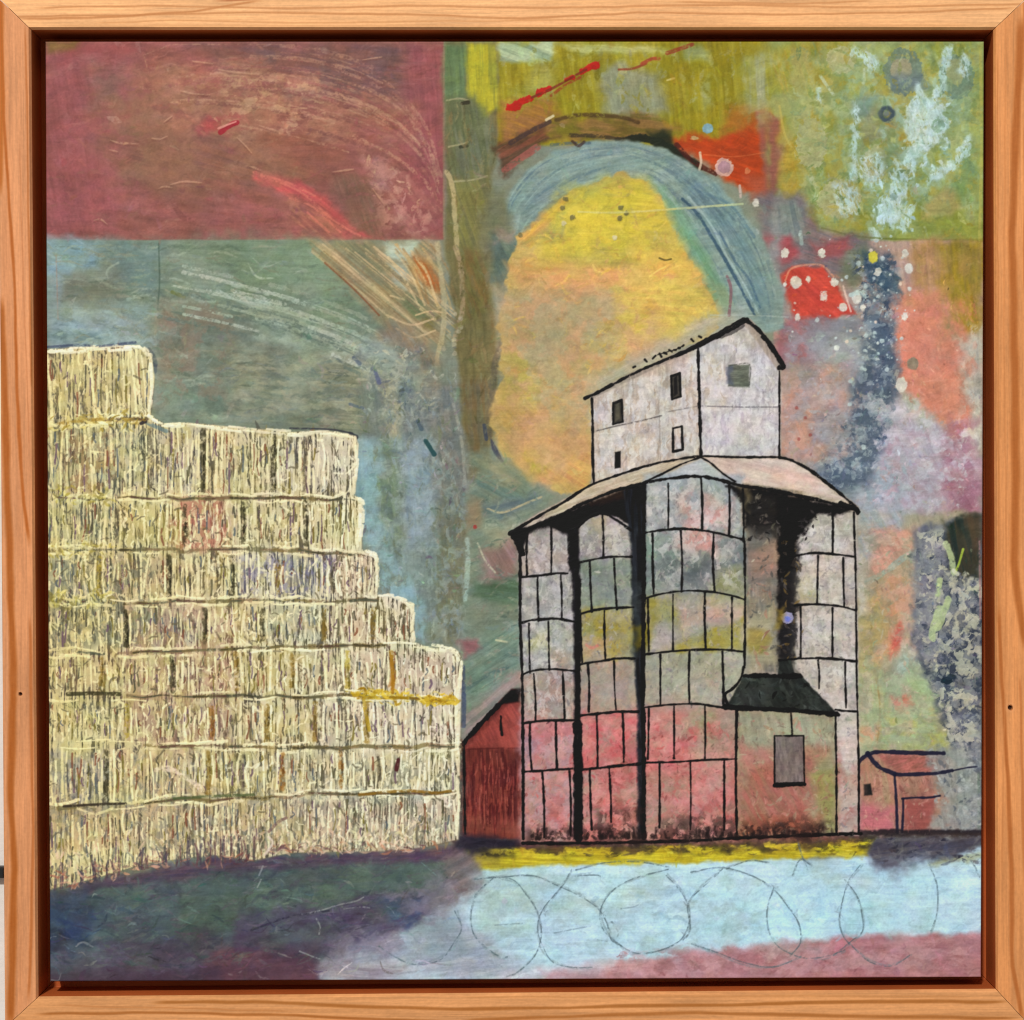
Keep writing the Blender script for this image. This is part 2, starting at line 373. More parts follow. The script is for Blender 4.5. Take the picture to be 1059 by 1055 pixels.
    for k in range(26):
        x0 = 322 + rng.random() * 70; y0 = 252 + rng.random() * 16; l = 60 + rng.random() * 60
        stroke([(x0, y0), (x0 + l * .4, y0 + l * .33), (x0 + l, y0 + l * (.78 + rng.random() * .1))], 1.4 + rng.random() * 1.6, [(196, 174, 134), (140, 122, 90), (180, 162, 122), (122, 116, 90)][k % 4], .65, .3, .5, .7, .05)
    for k in range(14):
        x0 = 400 + rng.random() * 46; y0 = 252 + rng.random() * 14
        stroke([(x0, y0), (x0 + 16, y0 + 22), (x0 + 26 + rng.random() * 10, y0 + 56)], 2.2, [(206, 184, 140), (190, 160, 110), (150, 120, 80)][k % 3], .6, .35, .5, .8, .05)
    stroke([(336, 272), (365, 298), (392, 326)], 1.8, (132, 92, 64), .9, .1)
    for p in [[(400, 326), (425, 336), (448, 330)], [(410, 340), (428, 349), (450, 342)], [(404, 306), (418, 310)], [(430, 326), (445, 322), (462, 324)]]:
        stroke(p, 2, (200, 176, 136), .8, .2, .4, .7, .06)
    stroke([(452, 252), (456, 285), (459, 310), (458, 345), (452, 372), (457, 392)], 5, (176, 166, 130), .8, .3, .6, 1, .06)
    P([(395, 330), (440, 350), (455, 380), (450, 400), (420, 380), (390, 356)], (138, 116, 92), .75, 8, 6, 14, (124, 112, 98), 60)
    P([(370, 350), (400, 352), (430, 375), (430, 395), (400, 392), (372, 372)], (146, 158, 148), .8, 7, 8)
    # --- grey-blue passage right of the hay
    P([(370, 400), (470, 380), (486, 460), (490, 690), (430, 680), (372, 560)], (122, 132, 120), .95, 8, 6, 20, (114, 124, 112), 85, 50, 6)
    P([(360, 450), (386, 452), (384, 520), (378, 565), (366, 540)], (120, 154, 160), .9, 6, 4, 14, (140, 166, 166), 88)
    P([(380, 520), (402, 540), (404, 600), (436, 620), (436, 660), (424, 620), (392, 590)], (124, 162, 172), .75, 7, 6)
    P([(384, 455), (420, 450), (418, 560), (392, 560)], (122, 140, 116), .85, 6, 6, 16, (112, 130, 112), 85)
    P([(418, 450), (448, 455), (450, 540), (430, 580), (416, 520)], (124, 144, 156), .9, 7, 6, 14, (136, 152, 158), 85)
    P([(405, 400), (440, 405), (448, 455), (420, 452)], (104, 118, 126), .8, 7, 6, 14, (124, 130, 132), 70)
    P([(440, 395), (468, 400), (482, 450), (486, 540), (470, 560), (450, 520), (446, 440)], (128, 126, 120), .85, 7, 6, 14, (116, 118, 114), 80)
    P([(455, 520), (484, 520), (482, 640), (470, 665), (444, 660)], (112, 114, 92), .85, 7, 6, 14, (122, 120, 98), 88)
    P([(400, 560), (452, 560), (448, 640), (424, 650), (420, 610)], (130, 150, 144), .8, 9, 7, 14, (118, 136, 132), 88)
    P([(392, 392), (412, 390), (416, 450), (402, 450), (394, 420)], (172, 164, 132), .85, 5, 4, 12, (152, 146, 118), 80)
    P([(436, 382), (452, 388), (452, 412), (440, 416), (432, 400)], (158, 150, 126), .75, 5, 5)
    cloud(R(375, 450, 484, 660), (146, 162, 158), .5, 10, .54, .1, 10, .05, .7); cloud(R(385, 400, 480, 640), (98, 110, 110), .45, 11, .56, .1, 10, 0, .7); cloud([(360, 352), (440, 360), (465, 430), (400, 450)], (164, 170, 156), .45, 10, .53, .1, 8, .07); cloud([(360, 352), (440, 360), (465, 430), (400, 450)], (100, 110, 114), .35, 9, .57, .09, 8)
    scumble([(375, 395), (478, 395), (486, 680), (436, 660), (378, 560)], 260, [(150, 160, 146), (100, 112, 106), (138, 150, 150), (110, 118, 92), (120, 140, 150)], 14, 2.6, 80, 30, .4, .45, .03)
    scumble([(360, 352), (440, 360), (460, 420), (400, 440)], 90, [(166, 172, 156), (92, 100, 112), (180, 176, 150), (110, 122, 112)], 8, 3, 40, 50, .5, .45, .04)
    cloud(R(370, 458, 394, 565), (138, 170, 176), .7, 12, .42, .14, 6, .03, .6); cloud([(392, 570), (408, 575), (438, 622), (440, 665), (428, 664), (392, 610)], (140, 174, 182), .7, 12, .42, .14, 6, .03, .6); cloud(R(418, 460, 448, 570), (140, 158, 168), .6, 12, .45, .14, 8, .03, .6)
    stroke([(440, 456), (444, 462), (449, 470)], 4.6, (40, 76, 78), .9, .05, .3); stroke([(432, 436), (436, 444)], 4, (80, 96, 110), .8, .2)
    stroke([(362, 449), (368, 452)], 5, (40, 48, 60), .9, .1); stroke([(366, 370), (372, 376)], 4, (84, 98, 112), .7, .3); stroke([(388, 384), (392, 396)], 4, (88, 96, 128), .7, .3)
    stroke([(362, 418), (375, 422)], 3, (88, 104, 122), .7, .3)
    stroke([(466, 408), (472, 430), (478, 460), (481, 500)], 3, (158, 158, 146), .6, .35); stroke([(446, 384), (452, 392), (458, 388)], 3, (184, 184, 170), .7, .35)
    # --- olive and green column
    P([(460, 43), (520, 43), (516, 130), (500, 260), (516, 350), (512, 440), (498, 500), (478, 440), (470, 340), (461, 250)], (118, 110, 74), 1, 3, 3, 20, (110, 104, 70), 86, 60, 7)
    P(R(459, 46, 484, 104), (108, 130, 84), .95, 4, 3, 12, (98, 120, 84), 85)
    P([(481, 45), (515, 45), (516, 110), (500, 124), (484, 100)], (176, 168, 46), .95, 3, 3, 12, (150, 150, 56), 88, 40, 5)
    P([(460, 103), (492, 100), (512, 140), (500, 200), (464, 180)], (104, 110, 78), .95, 6, 4, 14, (112, 116, 92), 80)
    P([(464, 180), (506, 185), (500, 250), (470, 262)], (128, 126, 74), .85, 8, 6, 14, (112, 112, 74), 70)
    P([(476, 262), (510, 262), (505, 320), (482, 330)], (116, 96, 56), .85, 9, 6, 16, (110, 106, 60), 70)
    P([(474, 400), (510, 390), (504, 480), (490, 500)], (118, 100, 70), .8, 8, 6, 14, (110, 104, 84), 86)
    stroke([(459, 50), (459, 245)], 2, (140, 120, 96), .7, .3)
    stroke([(462, 178), (468, 195), (471, 230), (473, 262)], 5, (180, 164, 120), .8, .3, .5, 1, .06)
    stroke([(471, 255), (477, 280), (478, 320), (470, 352)], 5, (160, 140, 112), .75, .4, .5, 1, .08)
    for k in range(10): dot(470 + rng.normal() * 5, 325 + k * 4.5, 2.4, (172, 166, 142), .6)
    for p in [[(462, 104), (475, 102), (484, 104)], [(464, 152), (478, 149), (484, 147)], [(470, 188), (490, 186), (504, 182)]]:
        stroke(p, 1.8, (164, 158, 120), .7, .2, .4, .7, .1)
    stroke([(478, 107), (484, 106)], 4, (60, 58, 40), .9, .1); stroke([(476, 152), (483, 151)], 3, (66, 68, 50), .9, .1)
    stroke([(520, 352), (512, 380), (508, 420), (505, 450)], 7, (92, 88, 76), .7, .35, .5, 1.5); stroke([(508, 455), (513, 468), (522, 481)], 5, (74, 76, 88), .9, .1, .4, 1, 0, True, .7)
    stroke([(501, 440), (503, 454)], 4, (66, 74, 88), .8, .2)
    scumble([(462, 110), (512, 120), (506, 480), (488, 470), (464, 250)], 120, [(138, 130, 88), (96, 92, 62), (128, 108, 70), (120, 122, 90)], 22, 3, 86, 14, .38, .45, .02)
    # --- olive-yellow band along the top
    P(R(515, 40, 806, 150), (150, 140, 44), 1, 2, 2, 20, (142, 130, 28), 85, 40, 6)
    P([(516, 43), (576, 43), (570, 62), (552, 66), (516, 62)], (166, 182, 150), .95, 4, 4, 12, (140, 158, 132), 20)
    P([(574, 44), (620, 44), (690, 50), (690, 55), (600, 56)], (172, 174, 112), .9, 4, 3, 12, (150, 152, 88), 5)
    P([(552, 66), (572, 64), (572, 100), (540, 98)], (156, 154, 88), .7, 6)
    P([(616, 72), (640, 66), (684, 74), (690, 118), (660, 124), (628, 118)], (146, 150, 124), .95, 7, 5, 16, (138, 140, 110), 80, 30, 6)
    P([(705, 48), (735, 50), (732, 62), (710, 62)], (146, 156, 108), .85, 5, 4)
    P([(768, 60), (806, 50), (806, 120), (778, 118)], (150, 158, 128), .85, 7, 5, 14, (140, 140, 60), 88)
    P([(724, 90), (736, 80), (738, 110), (726, 116)], (150, 156, 110), .6, 4)
    P([(518, 108), (572, 102), (580, 122), (545, 150), (516, 156)], (164, 116, 56), .9, 7, 6, 14, (150, 104, 66), 20)
    P([(568, 124), (655, 118), (700, 130), (690, 146), (620, 148), (560, 142)], (138, 104, 62), .9, 6, 5, 12, (110, 92, 44), 5, 24, 4)
    P([(574, 128), (596, 126), (598, 144), (576, 146)], (120, 112, 34), .8, 4)
    P([(512, 152), (560, 130), (575, 140), (540, 165), (520, 182)], (128, 76, 58), .9, 5, 5, 10, (90, 66, 48), -30)
    scumble(R(520, 50, 790, 118), 150, [(160, 150, 50), (130, 120, 24), (168, 164, 96), (150, 150, 120)], 14, 4, 85, 30, .35, .45, .02)
    stroke([(528, 148), (545, 138), (568, 126)], 5, (74, 58, 56), .8, .3); stroke([(575, 124), (600, 119), (640, 121), (660, 127)], 4, (82, 62, 34), .8, .3, .5, 1.2)
    stroke([(522, 176), (535, 166), (556, 152)], 7, (160, 92, 82), .8, .35)
    # red-orange field and its spots
    P([(690, 146), (740, 142), (770, 126), (800, 118), (802, 194), (770, 201), (735, 176), (705, 158)], (184, 70, 28), .97, 6, 6, 14, (170, 66, 26), 20, 40, 6)
    P([(752, 114), (790, 108), (785, 132), (745, 138)], (166, 96, 40), .75, 8, 6)
    P([(780, 112), (804, 112), (812, 150), (804, 200), (792, 200)], (146, 90, 78), .9, 3, 4)
    P([(770, 180), (804, 190), (804, 206), (780, 206)], (170, 92, 70), .7, 6)
    stroke([(640, 146), (668, 144), (690, 152), (705, 162), (722, 172)], 9, (36, 40, 28), .95, .15, .5, 1.2); P([(668, 136), (694, 138), (700, 158), (676, 150)], (36, 44, 30), .9, 4, 4)
    stroke([(590, 140), (620, 141), (650, 146)], 4, (66, 56, 40), .8, .3); stroke([(700, 150), (715, 166), (740, 180)], 5, (80, 34, 24), .8, .3)
    for p, w in [([(528, 111), (538, 107), (548, 102)], 8), ([(557, 96), (562, 94), (567, 92)], 6.5), ([(585, 83), (592, 80)], 4.5), ([(603, 73), (610, 70), (617, 67)], 6.5)]:
        stroke(p, w, (182, 36, 24), .97, .16, .9, .9, .1)
    stroke([(550, 101), (570, 92), (590, 81), (606, 72)], 2.6, (120, 48, 30), .85, .25); stroke([(570, 99), (585, 88), (600, 80)], 3, (150, 60, 30), .7, .35)
    stroke([(640, 72), (654, 71), (668, 66)], 2.4, (140, 62, 40), .8, .25); stroke([(664, 66), (674, 61), (682, 61)], 3.4, (160, 72, 48), .85, .3); stroke([(690, 55), (702, 51), (716, 46)], 4, (150, 62, 40), .8, .35)
    dot(749, 173, 9.5, (196, 160, 150), .95); dot(749, 173, 6.5, (164, 130, 138), .95); dot(732, 133, 5.5, (128, 164, 184), .95); dot(773, 177, 3, (196, 130, 90), .7)
    stroke([(724, 158), (725, 168), (723, 176)], 2.6, (196, 180, 160), .9, .2); stroke([(765, 192), (766, 204)], 2.6, (190, 170, 160), .85, .2); dot(718, 143, 4, (190, 170, 120), .8, 2)
    stroke([(565, 124), (572, 120)], 3, (210, 196, 160), .9, .1); stroke([(690, 83), (697, 81)], 2, (200, 190, 130), .8, .1); stroke([(728, 160), (760, 162), (790, 158)], 1.2, (214, 116, 72), .5, .3)
    # --- yellow-green field, upper right
    P(R(798, 40, 1025, 249), (142, 148, 66), 1, 8, 6, 20, (136, 150, 92), 70, 24, 9)
    P([(802, 44), (880, 44), (850, 130), (824, 230), (806, 200), (800, 120)], (150, 142, 46), .85, 10, 8, 20, (164, 138, 46), 75)
    P([(824, 180), (900, 200), (900, 245), (850, 238), (822, 215)], (130, 132, 50), .8, 10, 8)
    P([(985, 44), (1018, 44), (1018, 246), (1000, 246), (990, 150)], (128, 148, 82), .8, 6, 5, 16, (146, 152, 66), 88)
    P([(950, 210), (1016, 215), (1016, 248), (920, 248)], (138, 144, 60), .7, 8)
    P([(797, 118), (806, 122), (812, 160), (806, 196), (797, 202)], (146, 88, 78), .9, 4, 5)
    P([(808, 130), (822, 140), (828, 190), (818, 212), (806, 190)], (172, 144, 58), .8, 5)
    P([(896, 150), (912, 118), (932, 100), (940, 120), (934, 160), (912, 150)], (156, 118, 52), .85, 6, 5, 12, (140, 118, 70), 60)
    P([(924, 152), (938, 160), (936, 172), (924, 166)], (156, 110, 48), .7, 5)
    UR = R(815, 44, 1014, 240)
    cloud(UR, (160, 172, 128), .7, 26, .46, .14, 18, .04, .7); cloud([(870, 60), (1012, 60), (1012, 200), (900, 236), (870, 180)], (134, 158, 128), .7, 20, .5, .12, 16, .04, .7); cloud([(900, 70), (1000, 60), (1000, 180), (900, 240)], (150, 178, 164), .6, 15, .53, .1, 16, .06, .7); cloud(UR, (160, 146, 62), .6, 18, .56, .1, 14); cloud(UR, (110, 130, 76), .45, 14, .58, .08, 14)
    cloud(R(770, 48, 850, 130), (152, 158, 112), .6, 18, .48, .14, 14)
    for x, y, rx, ry in [(839, 148, 16, 27), (870, 62, 15, 14), (868, 206, 22, 20), (905, 170, 12, 20)]:
        dot(x, y, rx, (164, 164, 122), .8, ry); scumble([(x - rx, y - ry), (x + rx, y - ry), (x + rx, y + ry), (x - rx, y + ry)], 26, [(178, 176, 138), (146, 152, 104)], 8, 2.4, 90, 50, .4, .45)
    P([(956, 208), (985, 192), (996, 214), (985, 226), (956, 228)], (160, 150, 96), .85, 4, 4)
    dot(934, 74, 20, (106, 124, 112), .85, 24); dot(932, 72, 11, (152, 148, 120), .85, 12); P([(918, 82), (952, 74), (956, 88), (935, 98), (920, 94)], (100, 116, 120), .75, 5)
    dot(989, 80, 18, (106, 130, 112), .85, 23); dot(988, 74, 10, (148, 152, 110), .8, 14)
    ring(917, 118, 6, 6, 4.5, (70, 84, 96), .95, .1); dot(917, 118, 3, (110, 120, 120), .9)
    P([(882, 102), (912, 98), (908, 120), (886, 128)], (116, 140, 132), .75, 6, 6); P([(895, 112), (908, 108), (905, 140), (890, 150)], (142, 136, 104), .7, 6)
    P([(926, 150), (930, 170), (915, 185), (905, 160)], (112, 136, 110), .6, 7); P([(1000, 140), (1008, 170), (996, 210), (985, 190)], (112, 140, 96), .7, 6)
    scumble(R(815, 50, 1012, 244), 300, [(168, 172, 104), (116, 130, 66), (150, 164, 124), (152, 140, 56), (126, 148, 112)], 12, 4, 75, 50, .4, .45, .04)
    pb = (172, 200, 198)
    for pts, dr in [([(880, 50), (904, 54), (906, 72), (896, 74), (892, 60), (880, 57)], .40), ([(884, 104), (890, 112), (887, 150), (884, 190), (879, 190), (881, 150), (883, 118)], .42), ([(978, 48), (988, 48), (984, 70), (974, 92), (966, 110), (960, 108), (970, 84)], .40),
                    ([(950, 86), (956, 100), (976, 108), (980, 128), (972, 150), (958, 156), (948, 150), (934, 146), (936, 124), (944, 100)], .30), ([(940, 150), (952, 150), (948, 172), (940, 182), (934, 170)], .38), ([(1002, 138), (1006, 150), (994, 168), (978, 182), (960, 190), (958, 182), (980, 170), (992, 156)], .36),
                    ([(926, 164), (934, 176), (936, 200), (932, 226), (922, 236), (908, 226), (904, 214), (918, 204), (924, 186)], .27), ([(938, 214), (948, 210), (944, 226), (934, 242), (930, 236)], .38), ([(994, 54), (1004, 58), (1002, 80), (994, 76)], .42), ([(844, 92), (850, 94), (850, 108), (845, 106)], .35), ([(898, 236), (908, 240), (916, 262), (906, 262)], .42), ([(862, 190), (884, 190), (888, 222), (866, 224)], .5), ([(888, 160), (912, 158), (914, 190), (892, 192)], .52)]:
        P(pts, pb, .7, 2.1, 6, 7, (188, 210, 214), 70, 8, 3, dr + .03, .07, .2)
        cloud(pts, (180, 206, 208), .6, 6, .52, .1, 4, .16)
    for p_, w in [([(894, 72), (893, 86)], 3), ([(848, 78), (856, 90), (862, 98)], 3)]: stroke(p_, w, (176, 190, 160), .8, .4, .6, .9, .1)
    dot(970, 130, 7, (118, 148, 120), .7); dot(924, 204, 4, (110, 140, 130), .6)
    scumble([(935, 95), (980, 100), (985, 165), (940, 200), (932, 150)], 70, [(178, 204, 206), (150, 180, 170), (130, 156, 130), (196, 214, 214)], 8, 3.4, 60, 60, .6, .45, .08)
    scumble([(900, 170), (945, 175), (945, 238), (905, 235)], 60, [(186, 212, 220), (160, 190, 186), (120, 140, 100)], 9, 3, 70, 40, .6, .45, .08)
    scumble([(835, 170), (890, 185), (890, 225), (840, 215)], 50, [(150, 168, 132), (100, 124, 70), (172, 178, 140)], 7, 2.6, 40, 60, .5, .45, .04)
    stroke([(1014, 50), (1015, 150), (1013, 247)], 3, (166, 164, 84), .7, .3); stroke([(850, 236), (900, 246), (1014, 249)], 2, (104, 112, 48), .7, .3); stroke([(806, 110), (812, 140), (824, 160)], 2.4, (186, 170, 90), .6, .4)
    # --- everything under it on the right
    P(R(800, 249, 1025, 470), (176, 148, 132), 1, 2, 2, 20, (168, 140, 130), 80)
    P([(782, 205), (826, 200), (850, 236), (900, 246), (900, 290), (800, 290)], (112, 104, 110), .95, 6, 5, 16, (128, 108, 110), 20)
    P([(790, 215), (830, 212), (832, 250), (806, 252)], (104, 122, 122), .75, 7, 6, 10, (130, 146, 138), 80)
    P([(790, 245), (815, 242), (830, 262), (805, 272), (792, 262)], (162, 78, 84), .9, 5, 5); P([(838, 252), (878, 242), (878, 262), (850, 268)], (158, 84, 84), .85, 5, 5)
    P([(942, 250), (985, 250), (985, 305), (945, 300)], (178, 138, 102), .9, 6, 5, 14, (168, 130, 92), 85); P([(972, 250), (1018, 250), (1016, 345), (990, 350), (974, 330)], (150, 130, 42), .95, 7, 6, 14, (140, 122, 56), 85, 40, 6)
    P([(925, 300), (975, 300), (1000, 350), (1004, 450), (960, 430), (926, 390)], (200, 134, 114), .97, 7, 5, 18, (194, 140, 120), 80, 40, 8); P([(925, 340), (955, 340), (950, 385), (928, 384)], (204, 122, 106), .7, 6)
    P([(990, 350), (1018, 335), (1018, 500), (1000, 490), (998, 420)], (178, 178, 160), .9, 6, 5, 14, (164, 166, 158), 85); P([(968, 345), (982, 330), (992, 345), (976, 352)], (136, 130, 92), .7, 5)
    P([(970, 425), (1004, 420), (1006, 460), (975, 455)], (206, 146, 114), .8, 6, 5)
    P([(905, 410), (950, 415), (1000, 470), (985, 530), (890, 540), (900, 450)], (182, 176, 184), .95, 8, 7, 18, (170, 160, 174), 70)
    P([(930, 395), (965, 430), (960, 445), (930, 420)], (172, 180, 158), .8, 7, 5); P([(914, 470), (970, 460), (975, 530), (925, 535)], (164, 132, 142), .7, 12, 8, 14, (178, 166, 176), 60); P([(884, 490), (930, 490), (930, 530), (884, 545)], (156, 168, 180), .85, 9, 7)
    P([(972, 455), (1002, 452), (1018, 480), (1018, 543), (974, 540), (978, 490)], (158, 114, 128), .9, 6, 5, 14, (168, 132, 142), 60); P([(990, 470), (1018, 475), (1018, 510), (1000, 505)], (172, 146, 156), .7, 7)
    P([(806, 250), (806, 200), (790, 260), (800, 330), (815, 330)], (140, 140, 138), .9, 6)
    P([(808, 330), (860, 320), (868, 370), (830, 382), (806, 380), (800, 350)], (156, 104, 106), .9, 6, 5, 14, (146, 98, 104), 40); P([(835, 335), (885, 322), (905, 370), (850, 378)], (116, 122, 130), .85, 9, 7, 14, (130, 136, 138), 10)
    P([(840, 355), (895, 350), (900, 370), (850, 374)], (156, 172, 156), .8, 6, 5, 10, None, 5, 14, 4)
    P([(806, 380), (880, 375), (900, 420), (870, 470), (835, 490), (806, 470)], (170, 142, 126), .95, 6, 6, 16, (160, 130, 120), 50); P([(808, 395), (842, 405), (845, 480), (810, 472)], (186, 140, 122), .85, 9, 7, 14, (176, 136, 120), 70); P([(812, 382), (850, 382), (845, 398), (812, 402)], (136, 134, 130), .7, 6)
    P([(862, 400), (900, 395), (905, 440), (870, 430)], (178, 154, 150), .75, 8)
    # red patch with splatter
    P([(809, 285), (820, 275), (850, 276), (865, 290), (872, 305), (884, 325), (860, 328), (822, 330), (812, 305)], (196, 76, 62), .98, 2.5, 2.5, 10, (184, 70, 60), 40, 20, 6, 0, .05, .04)
    stroke([(812, 290), (820, 277), (848, 274), (862, 286)], 2, (214, 150, 120), .7, .3)
    # the dark blue drip
    P([(876, 260), (892, 252), (905, 262), (896, 285), (880, 300), (868, 290)], (110, 120, 92), .8, 6, 5)
    P([(893, 272), (915, 268), (926, 280), (932, 304), (922, 310), (905, 300)], (66, 92, 108), .9, 4, 6, 9, (84, 106, 116), 60); P([(880, 300), (928, 300), (930, 335), (895, 335)], (118, 112, 118), .85, 7, 6, 12, (128, 120, 116), 20)
    P([(902, 340), (924, 336), (928, 372), (922, 395), (898, 394), (890, 370)], (74, 86, 106), .85, 5, 6, 8, (100, 114, 124), 70); P([(878, 392), (912, 404), (916, 436), (904, 470), (884, 500), (848, 512), (843, 492), (868, 470), (876, 430)], (112, 124, 134), .85, 9, 8, 12, (98, 112, 126), 110)
    P([(842, 430), (872, 412), (874, 440), (856, 462), (840, 450)], (138, 134, 144), .75, 7, 6)
    P([(830, 480), (900, 478), (900, 520), (885, 525), (850, 498)], (134, 146, 158), .8, 8, 7)
    scumble([(885, 262), (930, 270), (930, 400), (915, 470), (850, 510), (846, 490), (885, 430), (890, 330)], 240, [(150, 162, 168), (44, 60, 86), (100, 118, 134), (170, 176, 172), (70, 88, 108)], 5, 2.8, 60, 80, .6, .4, .05)
    scumble([(810, 340), (1000, 430), (1000, 530), (890, 530), (812, 470)], 300, [(190, 178, 180), (150, 136, 148), (186, 150, 140), (164, 172, 178)], 7, 2.6, 60, 80, .4, .45, .03)
    scumble([(928, 300), (1010, 300), (1006, 440), (935, 410)], 110, [(214, 140, 112), (186, 118, 98), (200, 150, 120)], 12, 3, 80, 20, .35, .45, .02)
    SM = [(884, 262), (926, 266), (932, 340), (926, 400), (912, 470), (862, 514), (838, 500), (868, 440), (892, 390), (888, 320)]
    cloud(SM, (60, 74, 96), .85, 7, .54, .08, 8, 0); cloud(SM, (166, 178, 178), .7, 6, .58, .07, 12, .06); cloud(SM, (120, 134, 142), .6, 8, .52, .1, 12)
    cloud([(808, 330), (900, 320), (905, 380), (810, 385)], (132, 132, 140), .65, 12, .5, .1, 10, 0, 1.6); cloud([(835, 350), (905, 346), (905, 378), (840, 380)], (168, 180, 164), .7, 8, .52, .08, 7, .06, 2); cloud([(808, 385), (900, 380), (880, 480), (812, 475)], (184, 146, 132), .6, 13, .5, .1, 12); cloud([(808, 385), (900, 380), (900, 470), (812, 475)], (158, 150, 150), .6, 10, .55, .08, 12)
    cloud([(900, 400), (1005, 440), (1010, 530), (890, 545), (890, 470)], (194, 190, 198), .75, 10, .5, .09, 12, .06); cloud([(910, 440), (1010, 450), (1005, 535), (915, 540)], (170, 138, 150), .5, 8, .55, .08, 12); cloud([(885, 470), (940, 470), (935, 545), (885, 560)], (150, 168, 178), .7, 9, .5, .1, 10)
    cloud([(925, 300), (1000, 310), (1005, 440), (940, 420)], (212, 138, 116), .6, 16, .5, .12, 12); cloud([(945, 250), (1014, 250), (1014, 340), (940, 320)], (168, 138, 78), .5, 14, .52, .1, 12, 0, .7); cloud([(985, 340), (1016, 335), (1016, 470), (995, 460)], (196, 194, 180), .6, 9, .5, .1, 8, .05, .7); cloud([(980, 430), (1010, 430), (1016, 540), (975, 540)], (150, 100, 118), .6, 10, .5, .1, 8)
    cloud([(815, 345), (920, 345), (925, 410), (985, 460), (975, 540), (890, 545), (815, 470)], (162, 164, 172), .45, 24, .5, .14, 14, .03); cloud([(900, 330), (926, 330), (928, 400), (918, 450), (895, 500), (850, 515), (842, 495), (872, 455), (884, 400)], (78, 92, 110), .85, 12, .42, .12, 7); cloud([(892, 262), (922, 266), (930, 310), (905, 315)], (56, 80, 100), .8, 9, .45, .1, 6); cloud([(900, 330), (926, 330), (928, 400), (918, 450), (895, 500), (850, 515), (842, 495), (872, 455), (884, 400)], (158, 172, 176), .5, 6, .57, .07, 7, .06); cloud([(928, 295), (975, 300), (1000, 350), (1002, 440), (962, 430), (930, 390)], (204, 132, 112), .7, 24, .42, .14, 8)
    for k in range(40):
        x, y = 796 + rng.random() * 150, 240 + rng.random() * 120
        dot(x, y, .6 + rng.random() ** 3 * 2.4, [(206, 212, 204), (184, 198, 196), (214, 196, 180)][k % 3], .85)
    for k in range(60):
        x, y = 900 + rng.normal() * 18, 330 + rng.normal() * 50
        dot(x, y, .6 + rng.random() ** 3 * 2.0, (180, 196, 196), .8)
    for x, y, r in [(823, 292, 6), (836, 289, 2.5), (863, 292, 4), (852, 306, 4), (872, 318, 4.5), (812, 262, 4), (850, 262, 4), (782, 240, 2.5), (886, 308, 5), (892, 318, 3), (936, 262, 3.5), (940, 278, 4.5), (908, 281, 3.5), (825, 328, 3), (936, 327, 4), (932, 398, 6), (782, 210, 3.5)]:
        dot(x, y, r, (206, 204, 192), .9, r * (1 + .3 * rng.random()))
    stroke([(872, 296), (876, 310), (880, 322)], 2, (220, 190, 176), .8, .3); dot(903, 266, 5, (206, 196, 70), .95, 6); stroke([(880, 305), (892, 302), (896, 312)], 5, (180, 200, 196), .8, .4)
    stroke([(828, 240), (829, 252)], 4, (150, 164, 160), .8, .3); dot(944, 376, 6, (124, 128, 112), .8); stroke([(928, 384), (924, 396)], 4, (170, 170, 160), .6, .4)
    for x, y in [(824, 422), (833, 432), (826, 454), (838, 450)]: dot(x, y, 1.8, (150, 84, 78), .8)
    stroke([(955, 395), (985, 392)], 1.6, (214, 150, 130), .5, .3)
    # --- arch
    mark([(520, 255), (524, 205), (545, 175), (575, 155), (610, 146), (650, 145), (690, 155), (730, 180), (765, 214), (790, 250), (808, 300), (812, 345), (770, 335), (700, 370), (614, 410), (612, 505), (580, 510), (548, 496), (520, 466), (508, 440), (518, 390), (514, 350), (524, 290)], 7)
    P([(520, 255), (524, 205), (545, 175), (575, 155), (610, 146), (650, 145), (690, 155), (730, 180), (765, 214), (790, 250), (808, 300), (812, 340), (780, 345), (740, 330), (700, 240), (640, 185), (575, 200), (540, 240)], (138, 156, 146), 1, 2.2, 2.5, 14, (128, 148, 142), -10, 40, 5)
    P([(545, 200), (600, 176), (640, 172), (600, 186), (560, 212), (540, 235)], (122, 140, 140), .65, 6, 4, 12, (104, 126, 130), -30, 30, 3)
    P([(690, 165), (740, 190), (780, 250), (806, 320), (790, 340), (750, 260), (710, 205)], (120, 144, 144), .85, 7, 5, 14, (108, 134, 138), 58, 40, 4)
    P([(672, 185), (700, 205), (725, 250), (752, 300), (752, 345), (735, 320), (712, 265), (690, 220)], (110, 150, 116), .95, 5, 4, 14, (120, 156, 128), 60)
    P([(738, 290), (760, 310), (766, 345), (740, 345)], (132, 148, 116), .8, 6); P([(775, 230), (800, 260), (812, 330), (800, 338)], (132, 150, 140), .7, 6)
    P([(735, 320), (760, 318), (780, 345), (720, 360)], (156, 160, 150), .75, 7)
    AO = smooth([(524, 262), (522, 215), (540, 182), (570, 158), (610, 147), (650, 147), (690, 157), (730, 181), (765, 214), (790, 250), (806, 295), (808, 335)], 5)
    AI = smooth([(538, 245), (556, 224), (585, 203), (612, 190), (640, 182), (668, 186), (690, 205), (712, 235), (730, 262), (745, 290), (758, 315), (770, 340)], 5)
    for k in range(110):
        n_ = len(AO); r = .04 + .92 * rng.random(); i0 = int(rng.random() * (n_ - 8)); i1 = min(n_, i0 + 5 + int(rng.random() * 9)); dr = rng.normal() * .06
        rr = np.clip(np.linspace(r, r + dr, i1 - i0), .02, .98)[:, None]
        stroke(AO[i0:i1] * (1 - rr) + AI[i0:i1] * rr, 1 + rng.random() * 2.2, [(100, 124, 130), (158, 178, 168), (140, 162, 154), (92, 114, 126), (122, 148, 144)][k % 5], .45, .42, .6, .7, .05, False)
